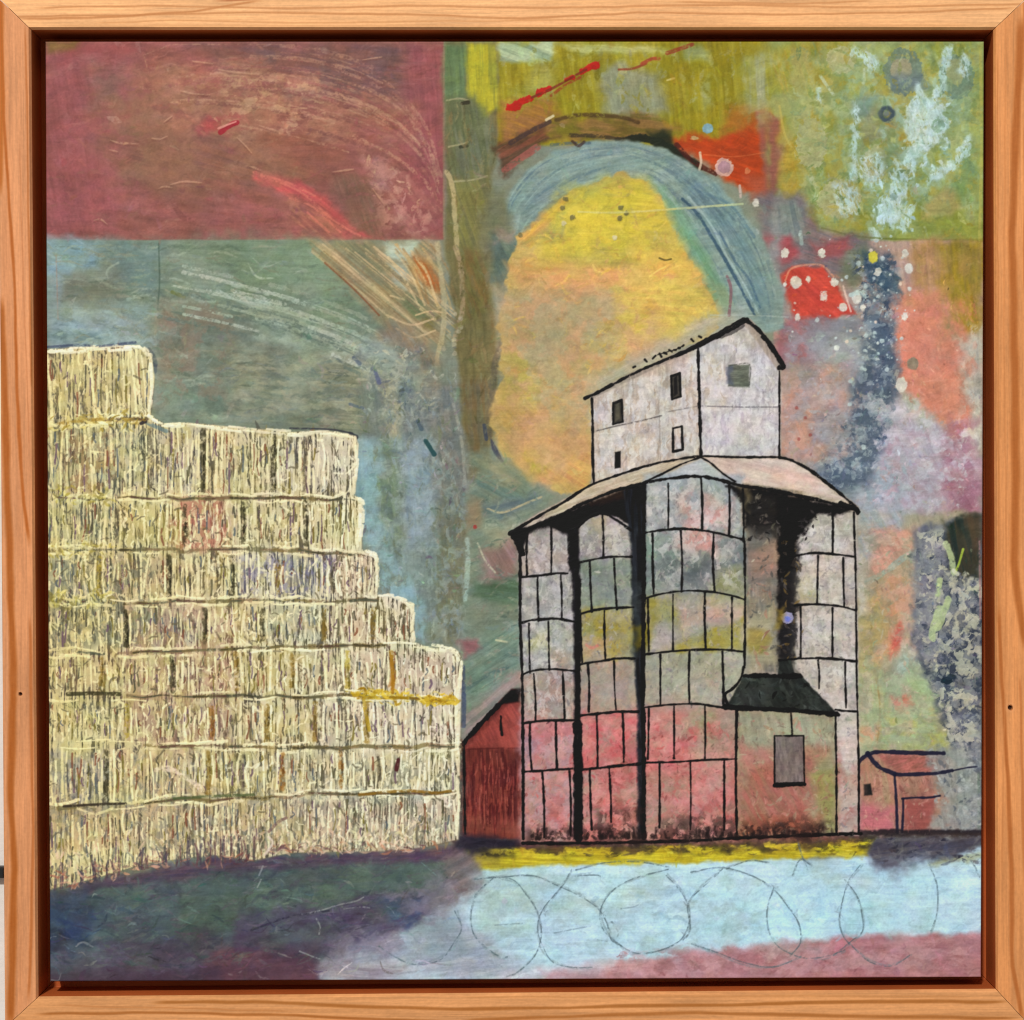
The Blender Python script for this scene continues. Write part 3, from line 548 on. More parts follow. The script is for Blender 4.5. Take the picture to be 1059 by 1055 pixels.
    stroke([(706, 206), (722, 222), (738, 248), (752, 272), (766, 298), (780, 325)], 3.4, (58, 84, 104), .8, .25, .6, .9, .03); stroke([(712, 204), (735, 232), (750, 262), (770, 295), (785, 325)], 2.2, (160, 182, 178), .75, .3, .5, .8, .08)
    stroke([(744, 240), (760, 270), (775, 290), (786, 318)], 2.4, (78, 104, 122), .7, .35); stroke([(722, 198), (755, 212), (780, 245)], 3, (90, 118, 130), .6, .4)
    stroke([(752, 286), (756, 300), (754, 326)], 3, (128, 84, 92), .7, .35); stroke([(570, 150), (590, 148), (610, 148)], 3, (80, 96, 104), .7, .35); stroke([(592, 146), (598, 151), (604, 147)], 3, (60, 40, 40), .7, .3)
    stroke([(540, 300), (525, 260), (532, 232)], 4, (146, 156, 130), .5, .4)
    # left of the arch
    P([(500, 205), (524, 195), (528, 240), (520, 300), (505, 300), (498, 250)], (116, 116, 88), .85, 6, 5); P([(508, 240), (538, 240), (540, 270), (528, 290), (508, 292)], (100, 118, 104), .9, 6, 5, 12, (88, 108, 102), 60)
    P([(512, 236), (532, 238), (530, 252), (514, 252)], (146, 126, 112), .7, 5)
    # yellow sun shape
    P([(534, 246), (556, 226), (590, 200), (620, 184), (645, 178), (668, 186), (680, 204), (694, 232), (706, 262), (730, 290), (742, 320), (738, 345), (690, 372), (640, 400), (612, 440), (612, 505), (580, 510), (548, 496), (520, 466), (508, 440), (518, 390), (514, 350), (524, 290), (530, 262)],
      (186, 164, 98), 1, 2.2, 8, 14, (180, 154, 92), 0, 40, 9)
    P([(600, 196), (645, 180), (672, 190), (690, 235), (640, 260), (580, 262)], (204, 186, 66), .9, 10, 8, 20, (192, 178, 74), 5); P([(560, 222), (600, 196), (640, 184), (620, 198), (590, 216), (575, 240)], (162, 166, 88), .85, 6, 5, 12, (172, 168, 80), -35)
    P([(536, 246), (560, 224), (585, 204), (590, 210), (566, 232), (548, 256)], (216, 172, 74), .9, 4, 4, 10, (208, 158, 86), -40); P([(545, 250), (575, 232), (595, 222), (580, 250)], (146, 150, 96), .8, 7, 5)
    P([(560, 250), (690, 244), (705, 272), (560, 276)], (184, 170, 72), .85, 9, 7, 16, (174, 160, 78), 2); P([(528, 276), (700, 272), (722, 290), (640, 302), (530, 300)], (212, 158, 96), .8, 10, 8, 16, (198, 154, 92), 2, 40, 6)
    P([(630, 300), (700, 290), (735, 300), (738, 335), (690, 350), (640, 345)], (200, 178, 84), .85, 12, 9, 20, (204, 168, 84), 5, 36, 6); P([(664, 250), (705, 258), (726, 290), (690, 290), (660, 272)], (220, 176, 84), .7, 9)
    P([(520, 305), (600, 300), (620, 350), (590, 370), (520, 360)], (178, 148, 108), .9, 12, 9, 20, (170, 148, 106), 30); P([(522, 368), (560, 360), (565, 410), (522, 420)], (172, 158, 84), .8, 9, 8); P([(560, 380), (610, 380), (605, 430), (560, 430)], (174, 150, 104), .85, 10, 8); P([(556, 340), (620, 340), (640, 370), (600, 400), (560, 390)], (168, 154, 112), .7, 12, 9)
    P([(512, 420), (560, 420), (585, 440), (610, 470), (600, 505), (560, 500), (520, 470)], (188, 154, 90), .9, 8, 8, 18, (178, 144, 92), 45); P([(545, 462), (600, 455), (612, 480), (604, 502), (566, 498)], (204, 164, 96), .85, 8, 8, 14, (196, 140, 92), 30); P([(545, 470), (565, 474), (572, 495), (552, 490)], (176, 170, 66), .7, 6)
    P([(608, 372), (640, 348), (690, 340), (660, 365), (620, 390)], (196, 168, 104), .7, 9)
    P([(605, 405), (622, 385), (660, 362), (700, 345), (735, 322), (752, 330), (700, 366), (612, 412)], (172, 166, 150), .9, 7, 5, 14, (160, 158, 140), -25); P([(584, 410), (606, 395), (614, 420), (614, 452), (596, 450), (580, 432)], (160, 156, 126), .8, 10, 7)
    scumble([(535, 255), (640, 185), (690, 240), (735, 300), (730, 335), (620, 380), (600, 490), (530, 460), (520, 350)], 420, [(214, 184, 92), (168, 140, 84), (206, 158, 88), (182, 166, 100), (222, 190, 84), (176, 130, 84)], 13, 3, 5, 50, .4, .45, .04)
    cloud([(516, 300), (600, 296), (680, 310), (690, 350), (620, 390), (612, 500), (560, 500), (515, 440), (518, 360)], (194, 154, 116), .75, 20, .46, .14, 20, .03); cloud([(516, 380), (610, 380), (610, 500), (540, 490)], (190, 156, 106), .6, 18, .5, .12, 16); cloud([(520, 300), (640, 300), (640, 420), (520, 440)], (168, 158, 122), .7, 18, .55, .1, 16); cloud([(590, 190), (670, 190), (700, 260), (560, 268), (550, 250)], (210, 190, 70), .7, 20, .48, .14, 16)
    cloud([(530, 278), (700, 274), (730, 292), (650, 302), (528, 302)], (214, 156, 108), .65, 12, .48, .12, 9, .05, 2.4); cloud([(640, 250), (700, 250), (740, 320), (700, 348), (640, 340)], (206, 184, 92), .6, 14, .5, .12, 12, .05)
    for x, y in [(642, 215), (641, 226), (648, 221), (585, 206), (582, 215), (592, 225), (538, 243), (636, 246), (583, 231)]: dot(x, y, 2.6, [(200, 190, 160), (110, 104, 70)][(x + y) % 2], .8, None, .18)
    stroke([(598, 219), (625, 220), (660, 219), (700, 216), (740, 213), (768, 211)], 2, (206, 196, 124), .75, .25, .4, .7, .1); stroke([(700, 216), (740, 213), (768, 211)], 1.6, (160, 182, 160), .7, .25)
    stroke([(682, 267), (688, 269), (694, 268)], 1.8, (90, 80, 40), .85, .1); stroke([(672, 286), (680, 280), (688, 276)], 1.6, (236, 204, 110), .7, .2)
    stroke([(735, 326), (770, 326), (815, 328)], 1.4, (176, 188, 178), .5, .3)
    # --- around the left silo
    P([(484, 500), (520, 482), (548, 500), (575, 512), (530, 548), (538, 560), (540, 712), (478, 764), (478, 670), (484, 600)], (122, 134, 116), .95, 4, 5, 14, (112, 128, 112), -25)
    P([(490, 470), (512, 470), (545, 498), (540, 520), (500, 522), (488, 500)], (116, 130, 112), .9, 7, 6, 14, (100, 122, 112), 30); P([(490, 472), (525, 475), (550, 500), (520, 500)], (154, 146, 112), .6, 8)
    P([(482, 518), (500, 520), (498, 548), (484, 548)], (144, 124, 96), .75, 6); P([(500, 520), (560, 512), (555, 525), (520, 536), (500, 534)], (106, 120, 118), .8, 5, 4, 10, (90, 106, 112), -12); P([(500, 545), (528, 540), (535, 560), (510, 570)], (150, 148, 124), .8, 7)
    P([(500, 570), (538, 556), (540, 600), (500, 604)], (136, 106, 100), .85, 8, 6, 12, (148, 118, 118), 60); P([(490, 604), (540, 596), (540, 626), (510, 626), (488, 618)], (80, 102, 78), .95, 5, 4, 12, (90, 112, 92), 5); P([(486, 626), (540, 626), (540, 650), (484, 655)], (118, 128, 112), .8, 6)
    P([(484, 660), (540, 640), (540, 700), (486, 730), (480, 700)], (108, 132, 120), .9, 6, 5, 12, (120, 140, 126), -32, 40, 4); P([(478, 740), (520, 705), (542, 690), (540, 712), (480, 768)], (152, 134, 132), .85, 5, 4, 12, (130, 128, 122), -40)
    P([(474, 664), (494, 662), (496, 672), (480, 682)], (146, 92, 96), .85, 4, 4)
    stroke([(483, 558), (484, 580), (481, 620)], 5, (158, 180, 168), .75, .35, .5, 1.2, .04); stroke([(494, 562), (502, 580), (512, 592)], 2, (190, 186, 160), .7, .3); stroke([(504, 526), (520, 530), (545, 520), (560, 514)], 2.2, (186, 172, 132), .7, .3)
    stroke([(484, 712), (505, 698), (525, 690)], 4, (84, 108, 106), .7, .35); stroke([(478, 690), (479, 720), (479, 750)], 6, (66, 78, 104), .8, .3); dot(491, 545, 2, (150, 64, 60), .9); stroke([(513, 662), (524, 664)], 2, (190, 190, 160), .8, .2)
    scumble([(486, 480), (540, 500), (540, 700), (484, 720)], 130, [(150, 156, 134), (92, 108, 98), (138, 130, 118), (116, 138, 124)], 12, 2.6, -25, 30, .42, .45, .03)
    # --- right of the elevator
    P(R(884, 530, 1025, 864), (164, 154, 132), .95, 4, 4, 16, (156, 150, 126), 80)
    P([(884, 526), (940, 526), (930, 560), (905, 590), (884, 590)], (152, 164, 170), .9, 8, 7, 14, (166, 166, 172), 60); P([(905, 545), (948, 550), (945, 572), (915, 596), (896, 598)], (200, 152, 134), .9, 6, 5, 12, (190, 140, 124), 60)
    P([(904, 600), (945, 580), (948, 690), (905, 680)], (188, 150, 112), .9, 8, 6, 14, (178, 148, 106), 85); P([(886, 620), (910, 610), (915, 690), (886, 720)], (166, 154, 104), .85, 8, 6); P([(930, 635), (945, 630), (945, 680), (925, 680)], (188, 138, 124), .7, 7)
    P([(886, 700), (915, 690), (925, 760), (886, 775)], (152, 168, 124), .9, 8, 6, 14, (164, 164, 122), 85); P([(928, 665), (948, 668), (962, 700), (940, 712), (926, 700)], (160, 180, 168), .9, 6, 5); P([(940, 690), (965, 690), (968, 720), (945, 722)], (146, 168, 124), .8, 6)
    P([(920, 735), (965, 725), (975, 778), (905, 778)], (160, 172, 126), .9, 8, 6, 14, (168, 170, 108), 5); P([(950, 760), (978, 755), (976, 776), (952, 777)], (172, 172, 86), .7, 5)
    P([(886, 750), (906, 756), (902, 770), (890, 768)], (206, 148, 112), .85, 4); P([(921, 660), (930, 642), (934, 655), (930, 668), (920, 680)], (196, 84, 80), .8, 4, 3); P([(921, 720), (942, 718), (946, 732), (930, 740)], (206, 92, 84), .9, 3, 3)
    P([(886, 572), (896, 580), (898, 630), (888, 640)], (186, 186, 178), .85, 4, 4); stroke([(896, 602), (912, 594), (928, 582), (936, 576)], 6, (150, 172, 164), .9, .2, .4, 1, .05); dot(942, 575, 7, (176, 176, 150), .8, 5); dot(942, 575, 3.6, (96, 104, 92), .95, 2.4)
    stroke([(906, 700), (910, 730), (908, 765)], 2, (150, 120, 72), .5, .4); stroke([(921, 672), (921, 684)], 3, (180, 110, 96), .6, .3)
    scumble([(888, 540), (945, 545), (970, 775), (890, 775)], 180, [(184, 180, 156), (150, 146, 116), (190, 160, 134), (150, 172, 142)], 10, 2.6, 75, 50, .4, .45, .03)
    RL = [(888, 540), (945, 545), (962, 700), (976, 775), (888, 775)]
    cloud(RL, (186, 172, 152), .55, 14, .52, .1, 12, .04); cloud([(888, 680), (975, 690), (978, 776), (888, 776)], (152, 172, 136), .6, 14, .5, .1, 12); cloud([(900, 545), (948, 548), (948, 680), (905, 690)], (200, 144, 122), .5, 12, .55, .09, 12); cloud(RL, (140, 138, 118), .4, 8, .58, .08, 12)
    # rough dark column at the right edge
    P([(948, 545), (1020, 530), (1020, 864), (985, 864), (976, 780), (988, 760), (965, 710), (945, 665)], (108, 112, 118), .97, 6, 8, 12, (96, 100, 116), 80)
    P([(974, 540), (1000, 530), (1014, 534), (1012, 600), (985, 600), (976, 570)], (42, 54, 50), .97, 4, 4, 10, (64, 62, 50), 80); P([(1000, 534), (1018, 530), (1018, 560), (1004, 575)], (92, 76, 58), .7, 6); P([(946, 550), (976, 545), (974, 640), (958, 670), (946, 650)], (116, 116, 126), .85, 6, 5, 10, (130, 132, 136), 85)
    scumble([(950, 560), (1014, 600), (1014, 860), (985, 850), (985, 760), (955, 690)], 460, [(172, 172, 158), (70, 76, 92), (140, 142, 140), (56, 66, 80), (120, 122, 134), (186, 184, 160)], 6, 3.2, 80, 90, .6, .4, .12)
    CO = [(950, 552), (975, 548), (985, 600), (1016, 600), (1016, 862), (985, 862), (982, 770), (965, 712), (948, 660)]
    cloud(CO, (62, 70, 86), .85, 8, .52, .08, 6); cloud(CO, (134, 138, 140), .8, 7, .53, .07, 6, .08); cloud(CO, (180, 180, 164), .85, 7, .57, .06, 6, .16); cloud(R(950, 560, 980, 680), (128, 130, 140), .7, 9, .48, .1, 8, 0, .6); cloud(R(985, 780, 1016, 862), (160, 166, 164), .7, 9, .5, .08, 6, .06)
    for x, y, r in [(993, 607, 7), (1006, 604, 6), (993, 639, 6), (975, 682, 8), (990, 728, 8)]: ring(x, y, r * 1.1, r * .8, r * .6, (184, 182, 162), .8, .45, .2, .7)
    for p, w in [([(978, 562), (984, 578), (986, 592)], 6), ([(972, 630), (966, 645), (964, 660)], 7), ([(981, 620), (976, 635), (970, 650)], 7), ([(972, 600), (970, 615)], 5)]: stroke(p, w, (172, 188, 142), .85, .25, .5, 1, .12)
    stroke([(996, 568), (992, 582), (988, 592)], 2.4, (160, 180, 70), .9, .2); stroke([(986, 590), (990, 594)], 4, (206, 206, 186), .8, .3); dot(979, 704, 6, (36, 50, 62), .95, 4); dot(984, 700, 5, (44, 58, 70), .9, 3)
    P([(984, 780), (1018, 770), (1018, 860), (985, 860)], (140, 146, 144), .75, 8, 6, 12, (116, 122, 126), 85); stroke([(1013, 560), (1014, 640)], 2, (170, 130, 130), .6, .3); stroke([(1012, 800), (1012, 860)], 3, (104, 124, 108), .7, .3)
    scumble([(984, 780), (1014, 770), (1014, 862), (985, 862)], 80, [(170, 176, 172), (86, 94, 104), (150, 156, 150)], 7, 3, 80, 60, .55, .4, .06)

FIELD = [(40, 935), (60, 917), (120, 905), (200, 888), (300, 882), (420, 878), (480, 874), (490, 890), (490, 912), (460, 935), (400, 960), (330, 990), (290, 1020), (40, 1020)]
SNOW = [(490, 898), (700, 892), (900, 888), (1022, 874), (1022, 1022), (292, 1022), (332, 990), (402, 960), (462, 935), (491, 912)]

def paint_ground():
    P = patch; mark(SNOW, 6); mark(FIELD, 5)
    # pale strip
    P([(440, 900), (500, 892), (700, 888), (900, 886), (1020, 874), (1020, 985), (800, 990), (640, 1020), (300, 1020), (330, 975), (440, 960)], (180, 210, 224), 1, 3, 4, 20, (174, 205, 220), 0, 50, 7)
    P([(488, 905), (560, 905), (556, 965), (500, 970)], (178, 206, 200), .8, 10, 8); P([(560, 900), (625, 905), (625, 965), (570, 960)], (172, 202, 212), .75, 10, 8); P([(628, 910), (680, 905), (670, 950), (635, 955)], (176, 206, 200), .7, 12, 8)
    P([(560, 950), (640, 950), (640, 995), (540, 1000)], (180, 212, 230), .8, 8, 6); P([(720, 930), (900, 930), (900, 970), (720, 975)], (172, 214, 234), .75, 12, 8); P([(900, 910), (970, 905), (975, 965), (890, 968)], (174, 210, 220), .7, 10, 8)
    P([(320, 975), (480, 950), (520, 985), (560, 1015), (300, 1015)], (150, 158, 172), .9, 10, 8, 18, (168, 174, 184), -8, 40, 5); P([(395, 955), (475, 940), (478, 985), (420, 995)], (144, 160, 172), .8, 8, 6)
    P([(520, 1000), (640, 995), (660, 1016), (500, 1016)], (190, 196, 208), .8, 8, 6); P([(300, 985), (420, 1000), (400, 1016), (290, 1016)], (128, 116, 128), .7, 7, 6, 12, (150, 144, 152), 5, 30, 3)
    # mauve pink band at the bottom
    P([(620, 1020), (640, 996), (720, 982), (800, 976), (900, 967), (1020, 965), (1020, 1020)], (176, 122, 126), .97, 4, 4, 14, (166, 112, 118), 0, 40, 6); P([(560, 1005), (700, 996), (820, 1002), (820, 1020), (560, 1020)], (186, 148, 156), .8, 8, 6, 16, (176, 136, 144), 0)
    P([(780, 978), (850, 976), (850, 990), (790, 996)], (164, 142, 144), .8, 6, 6); P([(880, 985), (960, 985), (960, 1000), (890, 1000)], (168, 130, 136), .7, 7, 6); P([(980, 970), (1016, 972), (1016, 1010), (970, 1005)], (158, 120, 124), .6, 8)
    scumble(R(640, 985, 1014, 1010), 90, [(180, 140, 146), (140, 92, 98), (166, 124, 130)], 12, 2.6, -5, 30, .45, .45, .02)
    scumble([(490, 905), (1012, 890), (1012, 960), (800, 972), (540, 995)], 220, [(184, 216, 230), (156, 190, 206), (176, 212, 230), (164, 196, 216)], 18, 3, -4, 20, .4, .45, .03)
    # yellow line of grass under the buildings
    P([(478, 878), (560, 874), (700, 872), (800, 867), (905, 866), (898, 886), (800, 888), (700, 893), (560, 896), (482, 902)], (196, 182, 48), 1, 2.5, 2.5, 12, (178, 160, 40), 0, 26, 3, 0, .07, .06)
    P([(472, 880), (530, 874), (520, 890), (480, 900)], (140, 128, 62), .7, 6, 5)
    scumble(R(482, 870, 900, 884), 130, [(120, 104, 40), (214, 204, 72), (150, 134, 40), (90, 80, 50)], 9, 2, 0, 25, .5, .4, .06)
    for k in range(150):
        x = 482 + rng.random() * 420; y = 872 - (x - 482) * .015 + rng.random() * 5
        stroke([(x - 6, y), (x, y + rng.normal()), (x + 8, y + rng.normal())], 1.5 + rng.random() * 2.4, [(58, 52, 40), (96, 88, 44), (70, 66, 56)][k % 3], .6, .4, .6, .9)
    cloud([(478, 866), (700, 868), (905, 862), (905, 876), (700, 880), (478, 886)], (52, 46, 40), .75, 8, .48, .12, 4, 0, 2)
    # dark field
    P([(40, 935), (60, 917), (120, 905), (200, 888), (300, 882), (420, 878), (480, 874), (490, 890), (490, 912), (460, 935), (400, 960), (330, 990), (290, 1020), (40, 1020)], (88, 102, 102), 1, 7, 6, 16, (80, 92, 100), -6, 50, 6)
    P([(46, 930), (90, 912), (200, 892), (300, 886), (478, 876), (478, 890), (300, 898), (200, 908), (100, 922), (70, 940)], (82, 66, 88), .95, 4, 5, 12, (96, 74, 88), -6, 30, 4)
    P([(48, 928), (80, 925), (86, 945), (70, 985), (48, 990)], (56, 72, 104), .9, 6, 6, 12, (70, 92, 110), 30); P([(48, 962), (75, 968), (100, 980), (80, 990), (48, 988)], (34, 42, 58), .9, 5, 4)
    P([(48, 984), (130, 975), (200, 985), (240, 980), (320, 965), (330, 1020), (48, 1020)], (92, 78, 98), .92, 6, 6, 14, (98, 90, 106), -4, 40, 5); P([(205, 990), (250, 975), (320, 978), (330, 1018), (210, 1015)], (112, 76, 84), .9, 6, 6, 14, (102, 70, 80), -4, 30, 5)
    P([(52, 1000), (200, 1004), (230, 1000), (230, 1018), (50, 1018)], (72, 58, 70), .7, 5); P([(150, 980), (190, 982), (180, 1000), (130, 1000)], (92, 92, 98), .7, 7, 6)
    P([(260, 905), (400, 896), (470, 898), (475, 915), (420, 928), (360, 930), (330, 945), (250, 950)], (94, 114, 94), .9, 7, 6, 14, (86, 104, 96), -6, 40, 5); P([(190, 935), (250, 920), (250, 950), (200, 978), (180, 970)], (82, 100, 86), .8, 8, 7)
    P([(240, 945), (330, 940), (370, 928), (450, 925), (440, 945), (400, 965), (330, 985), (250, 970)], (84, 72, 98), .92, 6, 6, 12, (98, 90, 112), -8, 30, 4); P([(405, 932), (450, 924), (444, 940), (420, 960), (404, 950)], (68, 84, 124), .9, 5, 4, 10, (84, 100, 132), -20)
    P([(250, 985), (330, 962), (340, 985), (290, 990)], (98, 72, 84), .7, 6); P([(360, 965), (410, 955), (400, 985), (350, 990)], (128, 124, 144), .8, 8, 7); P([(330, 970), (360, 968), (350, 990), (330, 985)], (80, 70, 100), .7, 6)
    P([(452, 885), (495, 878), (500, 920), (470, 930), (440, 945), (460, 915)], (132, 116, 118), .9, 7, 6, 12, (118, 108, 112), -30)
    scumble([(56, 925), (300, 888), (470, 885), (440, 940), (300, 1000), (56, 1005)], 330, [(106, 122, 106), (62, 72, 84), (98, 78, 96), (70, 90, 90), (112, 110, 112)], 18, 3.2, -6, 22, .42, .42, .03)
    FD = [(50, 925), (300, 892), (470, 890), (455, 935), (330, 985), (50, 1008)]
    cloud([(48, 925), (90, 920), (110, 950), (80, 990), (48, 990)], (54, 68, 100), .8, 16, .42, .14, 10); cloud([(250, 940), (450, 925), (440, 950), (330, 988), (240, 985)], (78, 66, 98), .7, 14, .45, .14, 10, 0, 2); cloud([(395, 930), (452, 924), (440, 945), (405, 960)], (64, 80, 122), .7, 12, .42, .14, 7); cloud(FD, (82, 98, 100), .35, 30, .46, .16, 14, 0, 2); cloud(FD, (98, 116, 106), .35, 22, .52, .14, 14, .03, 2); cloud([(50, 975), (330, 960), (330, 1012), (50, 1012)], (78, 62, 78), .5, 22, .48, .14, 12, 0, 2); cloud(FD, (62, 60, 74), .3, 12, .58, .09, 14, 0, 2.4)
    for p in [[(300, 948), (330, 942), (350, 936), (368, 932), (376, 928)], [(356, 940), (372, 938), (382, 939)], [(327, 950), (331, 958), (330, 966)], [(268, 905), (272, 896)], [(266, 918), (270, 910)], [(310, 984), (325, 990), (332, 992)]]: stroke(p, 1.5, (160, 166, 166), .6, .38, .5, .7, .08)
    stroke([(260, 962), (300, 948), (340, 942)], 2, (52, 50, 68), .7, .35)
    cloud([(395, 925), (480, 890), (505, 915), (470, 945), (400, 985), (330, 1000), (340, 975)], (134, 128, 142), .65, 14, .47, .14, 10, .03, 1.8)
    # dark navy paint at the right end of the strip
    P([(905, 864), (1020, 860), (1020, 878), (965, 892), (930, 902), (905, 894), (895, 880)], (74, 72, 86), .95, 5, 5, 11, (88, 84, 92), -8, 30, 4); P([(900, 890), (945, 885), (940, 905), (912, 902)], (112, 112, 126), .7, 6, 6); P([(960, 892), (1016, 880), (1016, 886), (970, 894)], (150, 148, 96), .7, 4)
    scumble(R(905, 866, 1012, 892), 70, [(50, 50, 66), (110, 108, 112), (86, 80, 90)], 10, 2.6, -10, 30, .5, .4, .05)
    cloud([(490, 905), (1012, 888), (1012, 962), (800, 975), (520, 1000)], (180, 214, 230), .6, 22, .5, .12, 14, .04, 2); cloud([(490, 905), (900, 896), (800, 970), (520, 1000)], (160, 186, 188), .5, 14, .56, .09, 14, 0, 2); cloud([(640, 985), (1012, 972), (1012, 1008), (620, 1010)], (190, 150, 154), .6, 12, .5, .1, 8, 0, 2); cloud([(640, 985), (1012, 972), (1012, 1008), (620, 1010)], (150, 104, 108), .5, 9, .57, .08, 8, 0, 2)
    # scribbled pencil rings
    g = (96, 116, 126)
    rings = [[(473, 942), (477, 960), (470, 978), (455, 990), (430, 997), (408, 990), (392, 979)], [(510, 908), (494, 925), (487, 945), (490, 965), (503, 982), (518, 991), (526, 990)], [(505, 907), (530, 912), (545, 925), (556, 945), (560, 968), (553, 988), (535, 1006), (524, 1010)],
             [(490, 909), (520, 906), (550, 906), (575, 914), (598, 924), (618, 938), (628, 955), (634, 972), (642, 978)], [(592, 900), (580, 918), (563, 940), (556, 960), (560, 982), (574, 995), (592, 1001), (612, 1002)],
             [(690, 899), (655, 910), (632, 922), (622, 940), (626, 960), (638, 976), (655, 986), (680, 984), (702, 974), (712, 958), (713, 940), (704, 920), (690, 904)], [(596, 900), (625, 892), (660, 890), (692, 897)],
             [(596, 905), (612, 903), (624, 908)], [(748, 897), (735, 908), (722, 920), (712, 936), (714, 960), (706, 972)], [(715, 903), (745, 898), (775, 905), (797, 918), (815, 936), (826, 956), (829, 974), (818, 988)], [(752, 897), (775, 890), (795, 892)],
             [(800, 920), (794, 940), (795, 962), (806, 978), (828, 990), (852, 992), (874, 984)], [(716, 976), (740, 986), (770, 998), (800, 1000), (828, 990)], [(892, 895), (878, 912), (871, 935), (868, 952), (873, 968), (885, 982), (902, 994), (922, 998), (942, 988)],
             [(874, 910), (886, 928), (893, 948), (892, 964), (880, 976), (862, 988)], [(960, 890), (968, 912), (970, 932), (968, 950), (963, 966)], [(1000, 884), (1008, 896), (1013, 906)], [(823, 862), (828, 880), (834, 898)], [(820, 905), (828, 888), (840, 895)]]
    for r in rings:
        stroke(r, 2.0, (112, 130, 136), .42, .42, .7, .9); stroke([(a + rng.normal() * 1.0, b + rng.normal() * 1.0) for a, b in r], 1.3, (78, 96, 104), .6, .46, .7, .6)
    for x, y in [(562, 941), (560, 960), (622, 940), (626, 950), (632, 958), (636, 965), (712, 938), (709, 968), (867, 946), (868, 942), (800, 920)]:
        scumble(R(x - 3, y - 4, x + 3, y + 4), 2, [(94, 114, 120), (120, 134, 138)], 6, 1.4, 70, 40, .4, .4)
    for p in [[(642, 940), (655, 938), (660, 936)], [(618, 972), (628, 974)], [(540, 955), (510, 957)], [(573, 965), (610, 958)]]: stroke(p, 1.3, (112, 134, 144), .6, .35)

HAY = [(44, 362), (100, 358), (143, 357), (156, 366), (160, 390), (156, 430), (170, 438), (192, 437), (300, 447), (340, 446), (368, 451), (371, 460), (366, 512), (375, 518), (374, 568), (391, 575), (390, 616), (405, 618), (428, 626), (428, 664), (445, 670), (470, 672), (478, 680), (476, 760), (474, 868), (440, 876), (400, 880), (300, 882), (262, 890), (220, 884), (150, 893), (100, 908), (44, 922)]
ROWS = [  # top edge, bottom edge, dividers between bales
    ([(46, 362), (100, 359), (143, 358), (157, 368)], [(46, 434), (100, 432), (157, 430)], []),
    ([(46, 440), (120, 440), (190, 440), (300, 448), (370, 453)], [(46, 512), (170, 513), (300, 512), (367, 513)], [(155, 0), (210, 1), (284, 1), (316, 0)]),
    ([(46, 518), (170, 519), (300, 516), (374, 518)], [(46, 566), (130, 566), (260, 565), (375, 571)], [(120, 0), (191, 1), (251, 1), (316, 1)]),
    ([(46, 574), (130, 572), (260, 573), (391, 576)], [(46, 618), (130, 620), (260, 618), (390, 618)], [(103, 2), (175, 3), (240, 1), (288, 4), (345, 0)]),
    ([(46, 626), (130, 627), (260, 624), (429, 626)], [(46, 672), (130, 672), (200, 670), (260, 666), (428, 664)], [(130, 3), (212, 1), (272, 1), (335, 4), (386, 4), (405, 0)]),
    ([(46, 678), (130, 678), (260, 672), (420, 670), (476, 676)], [(46, 718), (130, 718), (260, 718), (370, 716), (476, 722)], [(104, 4), (178, 1), (244, 4), (302, 4), (360, 2), (405, 5)]),
    ([(46, 726), (130, 726), (300, 724), (476, 728)], [(46, 766), (200, 768), (300, 770), (476, 769)], [(131, 2), (219, 5), (276, 4), (326, 4), (380, 4)]),
    ([(46, 775), (200, 774), (300, 775), (476, 773)], [(60, 833), (120, 832), (180, 824), (260, 822), (340, 818), (474, 818)], [(110, 1), (215, 4), (252, 0), (292, 5), (352, 5), (390, 0)]),
    ([(46, 842), (120, 838), (180, 830), (260, 827), (340, 824), (474, 823)], [(46, 916), (100, 904), (150, 890), (220, 880), (262, 884), (300, 878), (400, 876), (440, 872), (474, 866)], [])]

